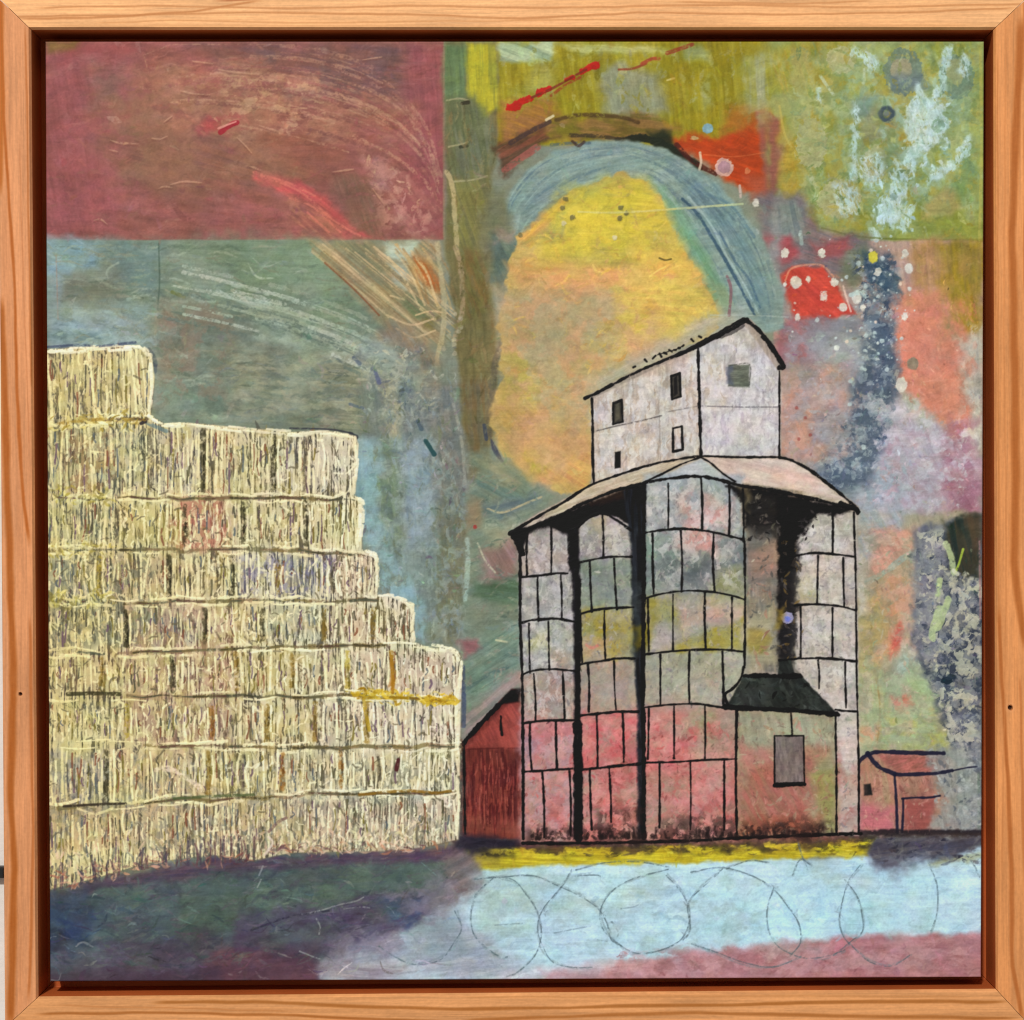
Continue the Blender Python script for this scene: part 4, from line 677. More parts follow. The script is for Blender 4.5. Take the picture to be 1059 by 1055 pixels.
def paint_hay():
    mark(HAY, 1)
    patch(HAY, (138, 128, 94), 1, 2, 1.5, 10, (120, 114, 98), 88, 22, 5, 0, .1)
    patch([(46, 440), (160, 440), (170, 700), (150, 900), (46, 916)], (126, 120, 82), .6, 20, 16, 40, (112, 112, 92), 88, 20, 4); patch(R(175, 515, 232, 566), (164, 104, 88), .75, 12, 12, 20, (140, 112, 96), 88, 14, 4); patch(R(68, 455, 104, 508), (112, 82, 60), .8, 8)
    patch(R(130, 625, 240, 770), (150, 120, 100), .7, 18, 14, 40, (124, 108, 104), 88, 18, 4); patch(R(280, 570, 340, 620), (112, 110, 132), .7, 14); patch(R(245, 575, 262, 616), (110, 108, 140), .6, 6); patch(R(330, 670, 470, 860), (140, 140, 126), .6, 20); patch(R(60, 670, 120, 720), (150, 110, 94), .5, 14); patch(R(205, 640, 245, 720), (168, 116, 92), .5, 12)
    scumble(HAY, 900, [(92, 92, 82), (112, 92, 102), (146, 132, 70), (100, 110, 112), (130, 92, 74), (160, 148, 100), (84, 78, 64)], 14, 3.6, 88, 14, .5, .35, 0)
    def cream(x, y):
        k = np.clip((x - 60) / 380, 0, 1) * .8 + .2 * rng.random()
        c = np.array([238, 223, 162.]) * (1 - k) + np.array([242, 237, 210.]) * k
        return np.clip(c + rng.normal() * 8, 0, 252)
    # the straw: a dense upright hatch of cream paint with the dark ground left showing between
    sl = grid_box(HAY, 2); x, y = XX[sl], YY[sl]
    lean = (fbm(x / 30, y / 26, 71) - .5) * 26
    t = .52 * aniso(x, y, 90, 24, 1.55, 72, 2) + .28 * aniso(x, y, 90 , 10, 1.25, 73, 2) + .32 * aniso(x + lean, y, 74, 9, 1.8, 74, 2) + .16 * fbm(x / 2.4, y / 2.4, 75, 2)
    t = t / 1.28 + (fbm(x / 24, y / 20, 76, 2) - .5) * .16
    k = sstep(.375, .535, t) * sstep(-1, 1, sdist(HAY, x, y))
    kk = np.clip((x - 60) / 380, 0, 1)[..., None]; cc = np.array([232, 217, 156.]) / 255 * (1 - kk) + np.array([238, 232, 204.]) / 255 * kk
    cc = cc * (1 + (fbm(x / 5, y / 9, 78)[..., None] - .5) * .22)
    k3 = (k * .78)[..., None]; C[sl] = C[sl] * (1 - k3) + cc * k3; TH[sl] += k * .2
    dk = sstep(.43, .36, t) * sstep(-1, 1, sdist(HAY, x, y)); C[sl] *= (1 - dk * .22)[..., None]
    for top, bot, divs in ROWS:
        xs = [46] + [q for q, _ in divs] + [min(top[-1][0], bot[-1][0])]
        for a, b in zip(xs[:-1], xs[1:]):
            if b - a < 8: continue
            tint = [(150, 112, 96), (120, 116, 138), (158, 140, 66), (112, 124, 118), (168, 152, 104), (150, 128, 84)][rng.integers(6)]
            y0 = np.interp((a + b) / 2, [v[0] for v in top], [v[1] for v in top]); y1 = np.interp((a + b) / 2, [v[0] for v in bot], [v[1] for v in bot])
            patch(R(a + 2, y0 + 3, b - 2, y1 - 3), tint, .14 + .18 * rng.random(), 5, 5, 10, None, 88, 14, 3, .3)
    cloud(R(178, 516, 236, 566), (168, 100, 84), .6, 9, .5, .1, 8, 0, .6, 1); cloud(R(60, 450, 118, 510), (132, 100, 70), .55, 9, .5, .1, 8, 0, .6, 1); cloud(R(250, 574, 345, 616), (124, 118, 152), .55, 9, .52, .1, 8, 0, .6, 1); cloud(R(52, 575, 160, 670), (112, 116, 100), .55, 9, .52, .1, 8, 0, .6, 1); cloud(R(130, 628, 240, 770), (164, 128, 112), .5, 10, .52, .1, 10, 0, .6, 1); cloud(R(52, 780, 470, 880), (124, 128, 118), .45, 9, .55, .1, 10, 0, .6, 1); cloud(R(48, 370, 320, 870), (178, 162, 92), .3, 12, .58, .09, 10, 0, .7, 1)
    for top, bot, divs in ROWS:
        tx = [p[0] for p in top]; ty = [p[1] for p in top]; bx = [p[0] for p in bot]; by = [p[1] for p in bot]
        xe = min(tx[-1], bx[-1] + 2) - 1; big = bot[-1][0] == 157; x = 47.0
        while x < xe:
            y0 = np.interp(x, tx, ty); y1 = np.interp(x, bx, by); h = y1 - y0
            d = min([abs(x - q) for q, _ in divs] + [99]); lean = rng.normal() * 1.2 + (-3 if big else 0)
            if d > 3.5:
                if rng.random() < (.62 if big and x > 95 else .3):
                    a, b = y0 + rng.random() * 7, y1 - rng.random() * 7
                    stroke([(x + lean, a), (x + rng.normal() * .7, (a + b) / 2), (x - lean, b)], 1.4 + rng.random() * 1.5, cream(x, y0), .8, .3, .5, .7, .12)
                else:
                    y = y0 + rng.random() * h * .4
                    while y < y1 - 4:
                        l = h * (.15 + .35 * rng.random()); e = min(y + l, y1)
                        stroke([(x + rng.normal() * .8, y), (x + rng.normal() * .9, (y + e) / 2), (x + rng.normal() * .8, e)], 1.2 + rng.random() * 1.4, cream(x, y), .75, .33, .6, .7, .12)
                        y = e + rng.random() * h * .35
            x += 4.2 + rng.random() * 3.2
        for k in range(int((xe - 47) * .24)):
            x = 48 + rng.random() * (xe - 50); y0 = np.interp(x, tx, ty); y1 = np.interp(x, bx, by); h = y1 - y0
            y = y0 + 3 + rng.random() * h * .6; l = h * (.12 + .4 * rng.random() ** 2)
            c = [(98, 94, 68), (112, 88, 104), (96, 104, 108), (132, 84, 62), (128, 116, 56), (84, 80, 64)][rng.integers(6)]
            stroke([(x, y), (x + rng.normal() * .7, y + l * .5), (x + rng.normal() * .9, min(y + l, y1 - 2))], 1.0 + rng.random() * 1.1, c, .82, .3, .6, .6, -.06)
        for k in range(int((xe - 47) * .22)):
            x = 48 + rng.random() * (xe - 50); y0 = np.interp(x, tx, ty); y1 = np.interp(x, bx, by)
            y = y0 + rng.random() * (y1 - y0); an = rng.random() * math.pi; l = 1.5 + rng.random() * 3
            stroke([(x - math.cos(an) * l, y - math.sin(an) * l), (x + rng.normal(), y + rng.normal()), (x + math.cos(an) * l, y + math.sin(an) * l)], 1.2 + rng.random(), cream(x, y) if rng.random() < .6 else (104, 96, 74), .65, .3, .5, .6, .1)
        for q, kind in divs:
            if q > xe: continue
            y0 = np.interp(q, tx, ty) + 3 + rng.random() * 4; y1 = np.interp(q, bx, by) - 2 - rng.random() * 4; kx = rng.normal() * 1.2
            c = [(110, 100, 78), (62, 58, 38), (176, 154, 54), (44, 42, 24), (140, 112, 44), (160, 108, 44)][kind]
            stroke([(q, y0), (q + kx, (y0 + y1) / 2), (q + kx * .4, y1)], 5.2 if kind else 3.4, c, .68, .42, .8, 1.2, -.04)
            stroke([(q + 1, y0 + 3), (q + kx + 1, (y0 + y1) / 2), (q + 1, y1 - 4)], 2, [v * .55 for v in c], .6, .5, .8, .8)
            for s in (-4.2, 4.4):
                if rng.random() < .8: stroke([(q + s, y0 + rng.random() * 10), (q + s + kx, (y0 + y1) / 2), (q + s, y1 - rng.random() * 10)], 2, cream(q, y0), .8, .3, .6, .7, .14)
        if bot[-1][1] < 860:
            n = 26; xs = np.linspace(46, bx[-1], n)
            line = [(v, np.interp(v, bx, by) + 3 + rng.normal() * .9) for v in xs]
            for a in range(0, n - 2):
                u = line[a][0]; fade = .25 if u < 118 else 1
                if rng.random() < .7 * fade + .05: stroke(line[a:a + 3], 2 + rng.random() * 2.6, [(128, 112, 66), (112, 106, 76), (138, 112, 84)][a % 3], .7, .4, .8, 1.0, -.03)
                if rng.random() < .5 * fade: stroke(line[a:a + 3], 1.1 + rng.random() * 1.5, [(70, 64, 44), (98, 70, 60), (78, 82, 66)][a % 3], .8, .42, .8, .8, -.05)
                for s in (-3.4, 3.6):
                    if rng.random() < .24: stroke([(q + rng.normal(), v + s + rng.normal() * 1.1) for q, v in line[a:a + 3]], 1.5 + rng.random() * 1.8, cream(u, 500), .8, .34, .7, .7, .16)
    scumble(R(48, 425, 150, 445), 60, [(222, 206, 130), (170, 148, 70), (236, 226, 170)], 9, 2.4, 0, 40, .6, .3, .12)
    for y in (513, 568, 621): scumble(R(50, y - 9, 118, y + 8), 60, [(226, 212, 134), (188, 172, 80), (234, 226, 170), (140, 128, 70)], 8, 2.4, 40, 70, .5, .3, .12)
    scumble([(50, 880), (260, 860), (470, 850), (470, 868), (260, 884), (150, 888), (50, 912)], 300, [(228, 218, 176), (214, 204, 156), (160, 148, 104), (222, 190, 160), (110, 112, 100)], 9, 2.2, 80, 35, .5, .35, .12)
    for k in range(70):
        x = 50 + rng.random() * 215; y = np.interp(x, [50, 150, 265], [916, 892, 884]); h = 4 + rng.random() * 18
        stroke([(x, y + 6), (x + rng.normal(), y - h * .4), (x + rng.normal() * 2, y - h)], 1.2 + rng.random() * 1.3, [(78, 70, 84), (104, 76, 80), (90, 92, 84)][k % 3], .7, .35, .6, .7)
    scumble([(50, 905), (150, 886), (262, 884), (262, 892), (150, 900), (60, 922)], 90, [(160, 104, 84), (206, 160, 130), (96, 66, 74)], 9, 2.2, -10, 50, .5, .35, .08); scumble(R(270, 872, 460, 882), 70, [(190, 128, 98), (220, 190, 166), (110, 76, 80)], 9, 2, -5, 40, .5, .35, .08)
    rim = np.array((238, 230, 196.))
    for p in [[(48, 364), (100, 361), (143, 359), (154, 366)], [(156, 368), (157, 400), (153, 430)], [(153, 432), (168, 440), (190, 440)], [(190, 438), (250, 444), (300, 449), (340, 448), (366, 452)], [(369, 456), (368, 480), (364, 510)], [(366, 516), (374, 522), (374, 545), (371, 566)],
              [(375, 570), (390, 577), (389, 598), (387, 615)], [(392, 618), (410, 619), (427, 626)], [(427, 628), (427, 645), (427, 664)], [(430, 668), (450, 671), (470, 674), (476, 682)], [(476, 684), (474, 720), (473, 760), (474, 800)], [(474, 800), (474, 830), (472, 864)]]:
        s = smooth(p, 4)
        for i in range(len(s) - 2):
            for r in range(1): stroke(s[i:i + 3] + rng.normal(size=2) * 1.2, 1.8 + rng.random() * 2, rim + rng.normal() * 10, .8, .3, .7, .8, .18, False)
    stroke([(152, 437), (158, 440), (172, 446)], 4, (104, 128, 134), .7, .35); stroke([(146, 438), (150, 436)], 4, (54, 50, 56), .9, .2)
    stroke([(48, 359), (80, 357), (104, 358), (140, 354)], 2.6, (72, 82, 102), .8, .35); stroke([(300, 443), (340, 444), (364, 448)], 1.8, (60, 60, 70), .8, .3)
    stroke([(60, 438), (100, 434), (150, 434)], 3.5, (168, 136, 56), .7, .42, .6, 1, .08); stroke([(262, 622), (280, 560), (286, 572)], 1, (90, 80, 60), .0)
    P2 = [((366, 718), (400, 717), (440, 724), (470, 725))]
    stroke(P2[0], 8, (196, 164, 40), .85, .38, .8, 1.2, .12); stroke([(370, 722), (420, 722), (465, 727)], 3, (150, 116, 20), .85, .35); scumble(R(366, 712, 470, 730), 40, [(214, 186, 60), (160, 124, 24), (226, 206, 110)], 8, 2.6, 5, 30, .6, .35, .1)
    stroke([(404, 674), (406, 695), (406, 716)], 4, (166, 120, 34), .9, .3, .6, .9, .1); stroke([(376, 722), (378, 735), (382, 755)], 4, (180, 150, 44), .8, .35)
    stroke([(372, 822), (420, 818), (450, 820), (466, 818)], 3, (140, 104, 36), .85, .35); stroke([(412, 786), (410, 796)], 4, (84, 40, 42), .95, .15); stroke([(180, 826), (230, 823), (262, 822)], 3, (86, 98, 62), .8, .35)
    stroke([(162, 796), (176, 795), (190, 803), (206, 814)], 5, (238, 218, 188), .75, .4, .7, 1, .2); stroke([(278, 860), (288, 850), (296, 846)], 3, (130, 100, 92), .8, .35); stroke([(274, 884), (282, 872), (278, 866)], 2.5, (226, 206, 190), .8, .25, .5, .8, .15); stroke([(66, 834), (100, 832), (130, 831)], 2.6, (62, 54, 44), .9, .25); stroke([(70, 718), (98, 717), (124, 718)], 4, (66, 62, 40), .85, .3)

BLK = (11, 9, 12)
def ink(p, w=2.35, sm=True, a=.95): stroke(p, w * (.82 + .3 * rng.random()), BLK, a, .14, .75, .8, .05, sm)

TOWER = [(606, 410), (650, 387), (700, 365), (740, 345), (768, 328), (776, 330), (792, 346), (812, 378), (808, 386), (808, 473), (832, 480), (862, 504), (888, 524), (887, 534), (888, 864), (540, 870), (538, 572), (526, 551), (560, 528), (600, 508), (612, 500), (611, 413)]
def speckle(pts, n, c=(70, 66, 66), a=.3):
    n, a = int(n * .55), a * .7
    for x, y in inside(pts, n): stroke([(x, y), (x + rng.normal() * 1.6, y + rng.normal() * 2.2)], .8 + rng.random() * .9, c, a * (.4 + rng.random()), .25, .5, .6, 0, False)

def paint_tower():
    P = patch; mark(TOWER, 2)
    P(TOWER, (158, 146, 134), 1, 1.2, .6, 10, (148, 138, 128), 80)
    # head house
    P([(613, 412), (722, 360), (725, 472), (690, 478), (614, 500)], (186, 172, 158), 1, 1.2, .5, 10, (174, 160, 148), 88, 26, 4, 0, .06); P([(616, 446), (680, 432), (680, 480), (616, 496)], (198, 186, 172), .75, 8, 5, 10, (184, 170, 156), 88, 20, 3)
    P([(722, 360), (768, 334), (806, 385), (806, 472), (725, 472)], (182, 178, 178), 1, 1.2, .5, 10, (170, 166, 168), 88, 22, 4, 0, .06); P([(728, 424), (804, 424), (804, 470), (728, 470)], (194, 192, 192), .8, 4, 3, 12, (182, 174, 182), 88, 18, 4); P([(740, 352), (768, 338), (785, 360), (750, 372)], (176, 170, 158), .7, 6); P([(725, 372), (745, 360), (748, 420), (727, 420)], (188, 176, 156), .7, 5)
    scumble([(614, 416), (722, 366), (724, 470), (616, 494)], 140, [(206, 194, 180), (156, 140, 130), (196, 178, 160)], 14, 1.8, 88, 6, .5, .4, .04); scumble([(726, 364), (768, 340), (804, 388), (804, 468), (728, 468)], 150, [(204, 204, 204), (156, 152, 160), (190, 182, 196), (176, 176, 164)], 10, 2, 85, 25, .5, .4, .05)
    speckle([(614, 416), (722, 366), (804, 388), (804, 468), (616, 494)], 240, (96, 90, 96), .35)
    HS = [(614, 416), (722, 366), (768, 338), (804, 388), (804, 470), (725, 470), (616, 496)]
    cloud(HS, (206, 204, 202), .7, 12, .45, .14, 5, .05, .35); cloud(HS, (150, 146, 150), .28, 9, .57, .08, 5, 0, .6)
    # hood roof
    P([(530, 549), (560, 530), (614, 500), (690, 478), (725, 472), (806, 472), (832, 482), (862, 505), (886, 526), (790, 506), (740, 494), (700, 494), (640, 506), (585, 528), (545, 546)], (190, 178, 158), 1, 1.5, 1, 10, (178, 164, 142), -20, 20, 3, 0, .05)
    P([(725, 473), (806, 474), (832, 484), (876, 518), (800, 504), (760, 498)], (206, 192, 180), .95, 3, 2, 10, (198, 178, 168), 15); P([(725, 474), (758, 498), (730, 493), (700, 493), (672, 498)], (172, 176, 178), .95, 2, 1); P([(790, 484), (825, 486), (850, 505), (810, 500)], (208, 172, 160), .6, 6)
    # the gap behind the silos
    P([(768, 500), (830, 508), (828, 700), (768, 690)], (142, 130, 112), 1, 1.5, 1, 8, (120, 116, 108), 85, 20, 5, 0, .08); P([(770, 540), (800, 540), (806, 600), (772, 610)], (112, 110, 106), .8, 8, 6); P([(772, 570), (806, 562), (806, 600), (776, 600)], (176, 134, 116), .55, 8, 7); P([(770, 640), (800, 630), (802, 690), (772, 690)], (164, 160, 130), .8, 7, 5); P([(772, 650), (795, 655), (792, 672), (772, 676)], (150, 134, 60), .7, 5)
    scumble(R(770, 530, 808, 690), 70, [(176, 168, 150), (84, 84, 82), (160, 120, 104)], 8, 2.4, 60, 60, .5, .4, .04)
    # silo skins: strips of weathered sheet
    S1x = [(540, 588), (540, 596), (540, 597), (541, 598), (541, 593), (541, 592)]; S1y = [546, 595, 643, 696, 746, 797, 868]
    S1 = [((176, 164, 158), (162, 152, 148)), ((168, 166, 170), (156, 156, 164)), ((168, 170, 164), (160, 160, 164)), ((170, 138, 128), (158, 140, 130)), ((172, 132, 142), (160, 128, 142)), ((178, 126, 124), (168, 136, 132))]
    S2x = [(598, 652), (598, 654), (600, 655), (600, 658), (600, 661), (600, 661)]; S2y = [532, 579, 631, 684, 738, 793, 868]
    S2 = [((164, 154, 146), (150, 142, 150)), ((128, 144, 126), (116, 132, 122)), ((160, 152, 96), (150, 138, 60)), ((172, 140, 118), (164, 146, 122)), ((202, 98, 102), (190, 110, 108)), ((178, 100, 98), (168, 118, 108))]
    S3x = [(666, 766), (667, 769), (667, 770), (666, 768), (666, 762), (666, 762)]; S3y = [494, 552, 616, 674, 731, 787, 868]
    S3 = [((152, 164, 166), (146, 156, 162)), ((124, 138, 136), (112, 122, 126)), ((168, 164, 124), (172, 160, 134)), ((158, 160, 138), (166, 168, 146)), ((170, 134, 116), (158, 150, 122)), ((184, 118, 112), (176, 136, 122))]
    for X, Y, K in ((S1x, S1y, S1), (S2x, S2y, S2), (S3x, S3y, S3)):
        for k in range(6):
            P(R(X[k][0] - 2, Y[k] - 2, X[k][1] + 2, Y[k + 1] + 3), K[k][0], .85, 3.4, 4, 12, K[k][1], 60 + 20 * k, 16, 6, 0, .06)
    P([(824, 545), (858, 526), (886, 530), (888, 864), (862, 864), (862, 740), (822, 690)], (182, 172, 164), 1, 1.2, .8, 10, (174, 170, 160), 80, 26, 6, 0, .05); P(R(830, 530, 884, 574), (170, 166, 156), .7, 6); P([(824, 600), (845, 598), (845, 626), (824, 626)], (160, 150, 104), .6, 6); P(R(864, 745, 886, 800), (200, 184, 178), .8, 5); P([(864, 800), (886, 800), (886, 860), (864, 860)], (172, 142, 134), .8, 6)
    # stains and colour passages on the sheets
    P([(725, 510), (752, 520), (752, 548), (726, 540)], (204, 160, 152), .75, 5, 4); P([(705, 550), (735, 552), (735, 572), (706, 568)], (198, 138, 128), .7, 6, 5); P([(710, 570), (768, 575), (768, 600), (690, 605)], (96, 106, 108), .6, 9, 7); P([(740, 590), (768, 588), (770, 618), (735, 612)], (146, 144, 84), .7, 7, 5); P([(668, 552), (700, 552), (690, 612), (668, 614)], (120, 148, 132), .7, 6)
    P([(669, 618), (700, 616), (700, 645), (670, 650)], (144, 138, 56), .8, 6, 5); P([(700, 632), (768, 626), (766, 645), (705, 650)], (190, 150, 136), .85, 5, 4); P([(698, 662), (740, 650), (768, 640), (768, 672), (700, 673)], (150, 136, 32), .92, 4, 4); P([(672, 645), (696, 645), (694, 672), (672, 672)], (172, 164, 164), .8, 5)
    P([(660, 640), (672, 640), (672, 674), (658, 676)], (140, 128, 36), .8, 5); P([(620, 648), (656, 640), (656, 676), (625, 678)], (150, 132, 44), .85, 6, 5); P([(604, 660), (628, 662), (628, 684), (602, 684)], (186, 150, 124), .7, 5); stroke([(607, 667), (612, 670), (618, 668)], 3, (206, 120, 108), .8, .3)
    P([(612, 536), (626, 534), (624, 556), (606, 556)], (168, 156, 112), .7, 5); P([(600, 556), (626, 556), (626, 576), (600, 576)], (128, 122, 136), .6, 6)
    P([(668, 733), (698, 733), (698, 785), (668, 786)], (186, 108, 104), .75, 7, 6); P([(690, 770), (760, 765), (760, 790), (690, 790)], (196, 124, 120), .7, 8, 6); P([(700, 738), (735, 738), (730, 780), (702, 776)], (148, 150, 114), .7, 7); P([(712, 800), (760, 795), (758, 860), (700, 850)], (190, 104, 102), .65, 10, 8, 12, (170, 130, 116), 60); P([(668, 795), (695, 800), (690, 860), (668, 860)], (176, 128, 108), .6, 8)
    P([(640, 795), (660, 800), (660, 865), (620, 860)], (158, 96, 88), .6, 9, 7); P([(542, 840), (592, 845), (660, 845), (762, 842), (762, 868), (542, 868)], (172, 108, 84), .5, 8, 6); P([(545, 660), (570, 655), (570, 670), (545, 672)], (182, 178, 120), .6, 5); P([(572, 678), (588, 672), (592, 694), (572, 694)], (186, 146, 112), .6, 6)
    PK = [(541, 745), (762, 735), (864, 790), (862, 864), (541, 870)]
    cloud([(541, 700), (762, 690), (768, 740), (541, 760)], (178, 140, 132), .6, 26, .46, .16, 18); cloud(PK, (200, 138, 134), .5, 22, .48, .14, 22, .03); cloud(PK, (166, 146, 132), .6, 16, .52, .1, 10); cloud(R(541, 750, 594, 865), (176, 144, 152), .6, 14, .48, .12, 6); cloud(PK, (184, 84, 86), .4, 18, .56, .1, 20); cloud([(763, 775), (864, 770), (886, 800), (886, 864), (763, 866)], (172, 104, 96), .65, 20, .45, .14, 14, .03); cloud([(600, 740), (662, 738), (720, 760), (700, 800), (600, 800)], (206, 104, 108), .5, 18, .46, .14, 10)
    UP = [(541, 545), (660, 535), (668, 500), (768, 505), (768, 730), (541, 745)]
    cloud(UP, (176, 170, 166), .3, 18, .5, .12, 8, .03); cloud(UP, (130, 130, 136), .35, 14, .57, .09, 8); cloud(UP, (146, 158, 136), .25, 20, .52, .12, 8); cloud([(690, 565), (770, 575), (770, 605), (668, 600)], (92, 98, 102), .6, 12, .5, .1, 8); cloud([(705, 510), (760, 520), (740, 575), (700, 570)], (206, 150, 142), .6, 14, .5, .1, 10)
    cloud([(824, 545), (884, 532), (886, 860), (864, 860), (864, 740), (826, 690)], (196, 188, 180), .6, 14, .48, .12, 6, .04); cloud([(824, 545), (884, 532), (886, 740), (826, 690)], (150, 144, 146), .45, 9, .57, .08, 6)
    for b_ in (R(541, 548, 596, 745), R(668, 500, 768, 610), R(830, 535, 884, 740), R(600, 540, 655, 580)): cloud(b_, (210, 206, 202), .45, 9, .54, .09, 5, .05, .7)
    cloud(PK, (216, 150, 148), .4, 10, .55, .09, 8, .05)
    for a, b, c, d in [(540, 550, 596, 745), (600, 540, 656, 680), (668, 500, 768, 620), (668, 620, 766, 730), (826, 535, 884, 860)]: scumble(R(a, b, c, d), int((c - a) * (d - b) / 90), [(192, 186, 180), (120, 116, 124), (160, 150, 150), (150, 158, 140)], 6, 2.2, 60, 70, .45, .42, .04); speckle(R(a, b, c, d), int((c - a) * (d - b) / 40), (84, 80, 86), .32)
    scumble(R(541, 750, 762, 860), 260, [(206, 130, 124), (150, 84, 82), (180, 140, 126), (196, 96, 98)], 8, 2.6, 70, 60, .45, .42, .04); speckle(R(541, 750, 762, 864), 420, (84, 52, 52), .35)
    # lean-to block
    P([(762, 735), (864, 738), (864, 864), (762, 866)], (158, 140, 116), 1, 1.5, 1, 10, (150, 150, 122), 70, 20, 6, 0, .06); P([(764, 738), (862, 740), (862, 775), (764, 770)], (160, 162, 138), .85, 8, 6, 12, (150, 150, 128), 80); P([(763, 790), (850, 780), (840, 862), (763, 864)], (170, 100, 92), .85, 12, 8, 14, (158, 108, 92), 60); P([(763, 770), (800, 772), (798, 790), (763, 792)], (186, 120, 114), .7, 7); P([(838, 800), (864, 790), (864, 862), (855, 862)], (148, 142, 84), .8, 6, 5); P([(845, 780), (864, 778), (864, 800), (850, 802)], (156, 146, 112), .7, 6)
    P([(763, 845), (850, 845), (850, 866), (763, 866)], (142, 78, 56), .6, 7)
    scumble(R(764, 740, 862, 862), 150, [(190, 130, 120), (136, 96, 88), (172, 160, 134), (160, 120, 96)], 8, 2.6, 60, 60, .42, .42, .04); speckle(R(763, 740, 862, 862), 220, (90, 60, 56), .32)
    P(R(801, 761, 831, 811), (128, 116, 112), .95, 1.2, .5, 6, (112, 100, 100), 85, 12, 4, 0, .07)
    # black under the hood and between silos
    P([(527, 550), (545, 546), (590, 528), (640, 508), (668, 500), (667, 540), (662, 545), (655, 545), (640, 536), (622, 531), (606, 537), (598, 548), (598, 590), (588, 590), (588, 552), (572, 546), (566, 540), (552, 547), (545, 552), (540, 570)], BLK, .96, 2, 2, 6); P([(535, 548), (560, 541), (590, 530), (586, 552), (566, 545), (540, 552)], BLK, .9, 2.5, 2, 6)
    P([(600, 520), (640, 508), (660, 506), (650, 520), (620, 524)], (86, 60, 40), .4, 6)
    P([(586, 548), (598, 540), (600, 600), (598, 700), (602, 780), (602, 868), (593, 868), (594, 780), (594, 700), (592, 610)], (22, 20, 24), .95, 2, 1.5, 6, (36, 36, 44), 88); P([(644, 508), (668, 500), (667, 620), (666, 740), (666, 868), (659, 868), (659, 740), (655, 660), (652, 560)], (20, 20, 24), .95, 2, 1.5, 6, (38, 42, 50), 88); P([(653, 600), (664, 600), (662, 680), (655, 680)], (62, 70, 72), .6, 3); P([(655, 648), (667, 640), (667, 668), (655, 670)], (118, 104, 30), .7, 4)
    P([(752, 502), (786, 506), (806, 510), (884, 527), (870, 532), (846, 532), (834, 545), (824, 560), (820, 600), (818, 650), (814, 680), (806, 680), (804, 600), (805, 545), (772, 545), (768, 520)], BLK, .96, 2.5, 2.5, 6); P([(770, 512), (806, 512), (806, 560), (780, 552), (770, 540)], (44, 42, 40), .85, 6, 6)
    P([(806, 600), (822, 585), (828, 560), (824, 625), (820, 685), (806, 690)], (40, 38, 40), .9, 3, 3, 6); scumble(R(806, 560, 830, 690), 70, [(30, 28, 30), (90, 84, 80), (120, 100, 60), (60, 54, 50)], 6, 2.2, 60, 70, .7, .35); scumble(R(770, 512, 806, 560), 40, [(30, 28, 30), (84, 80, 76), (116, 110, 100)], 7, 2.2, 70, 60, .6, .4); scumble([(826, 540), (840, 528), (850, 530), (832, 560)], 30, [(34, 30, 32), (60, 56, 56)], 5, 2, 60, 60, .7, .35)
    P([(758, 500), (772, 506), (774, 530), (764, 512)], (150, 136, 100), .5, 3); dot(814, 639, 6.5, (150, 148, 180), .95, 6); dot(814, 640, 3.2, (110, 120, 196), .95); P([(803, 630), (812, 626), (808, 650), (802, 650)], (130, 112, 48), .8, 3)
    # lean-to roof
    P([(769, 698), (804, 698), (806, 682), (818, 682), (822, 698), (830, 700), (866, 738), (800, 735), (750, 731), (760, 716)], (38, 42, 40), .97, 1.2, 1, 6, (52, 58, 54), 60, 14, 5, 0, .1); P([(762, 712), (800, 704), (796, 726), (756, 726)], (66, 68, 66), .55, 6, 5); scumble([(768, 700), (828, 702), (858, 734), (756, 730)], 50, [(78, 84, 80), (28, 30, 28), (56, 62, 60)], 8, 2, -20, 40, .6, .35, .03)
    # ink drawing
    ink([(605, 412), (622, 404), (650, 389), (676, 377), (700, 367), (726, 354), (748, 342), (766, 331), (773, 330)], 3.4); ink([(700, 368), (730, 354), (752, 343), (770, 332)], 4.2); ink([(770, 331), (780, 337), (792, 350), (802, 364), (810, 379)], 4.2); ink([(790, 349), (800, 362), (810, 379), (806, 380)], 6); ink([(746, 348), (756, 344), (768, 337)], 5, True, .5)
    ink([(612, 412), (613, 440), (613, 470), (614, 499)]); ink([(722, 361), (723, 400), (724, 440), (725, 470)], 3); ink([(806, 384), (806, 420), (806, 473)], 2.2); ink([(614, 500), (640, 491), (665, 483), (690, 477), (725, 472), (765, 473), (806, 473), (820, 476)], 2.6)
    stroke([(616, 446), (640, 440), (660, 436), (684, 430)], 1.4, (70, 64, 66), .7, .3); stroke([(690, 426), (722, 420)], 1.2, (90, 84, 84), .5, .4); stroke([(726, 420), (765, 421), (805, 421)], 1.4, (96, 92, 100), .7, .35); stroke([(682, 430), (683, 478)], 1, (120, 110, 106), .5, .4)
    for q in ([(634, 417), (643, 414), (644, 436), (634, 439)], [(694, 389), (703, 386), (704, 410), (695, 413)], [(696, 443), (705, 441), (706, 465), (696, 467)]):
        if q[0] != (696, 443): P(q, (62, 58, 52), .95, 1, .4); P([(q[0][0] + 3, q[0][1] + 2), (q[1][0] - 3, q[1][1] + 2), (q[2][0] - 3, q[2][1] - 3), (q[3][0] + 2, q[3][1] - 3)], (88, 84, 72) if q[0][0] < 650 else (28, 26, 28), .9, 1, .4)
        ink(q + [q[0]], 2.6, False)
    P([(636, 468), (642, 467), (642, 484), (636, 485)], BLK, .97, 1, .8); P(R(753, 377, 775, 400), (92, 96, 88), .97, 1.2, .8, 6, (106, 112, 100), 0, 10, 3, 0, .08); P(R(752, 377, 758, 400), (88, 96, 112), .7, 2); stroke([(756, 378), (775, 377), (775, 398)], 1.2, (64, 66, 62), .7, .3)
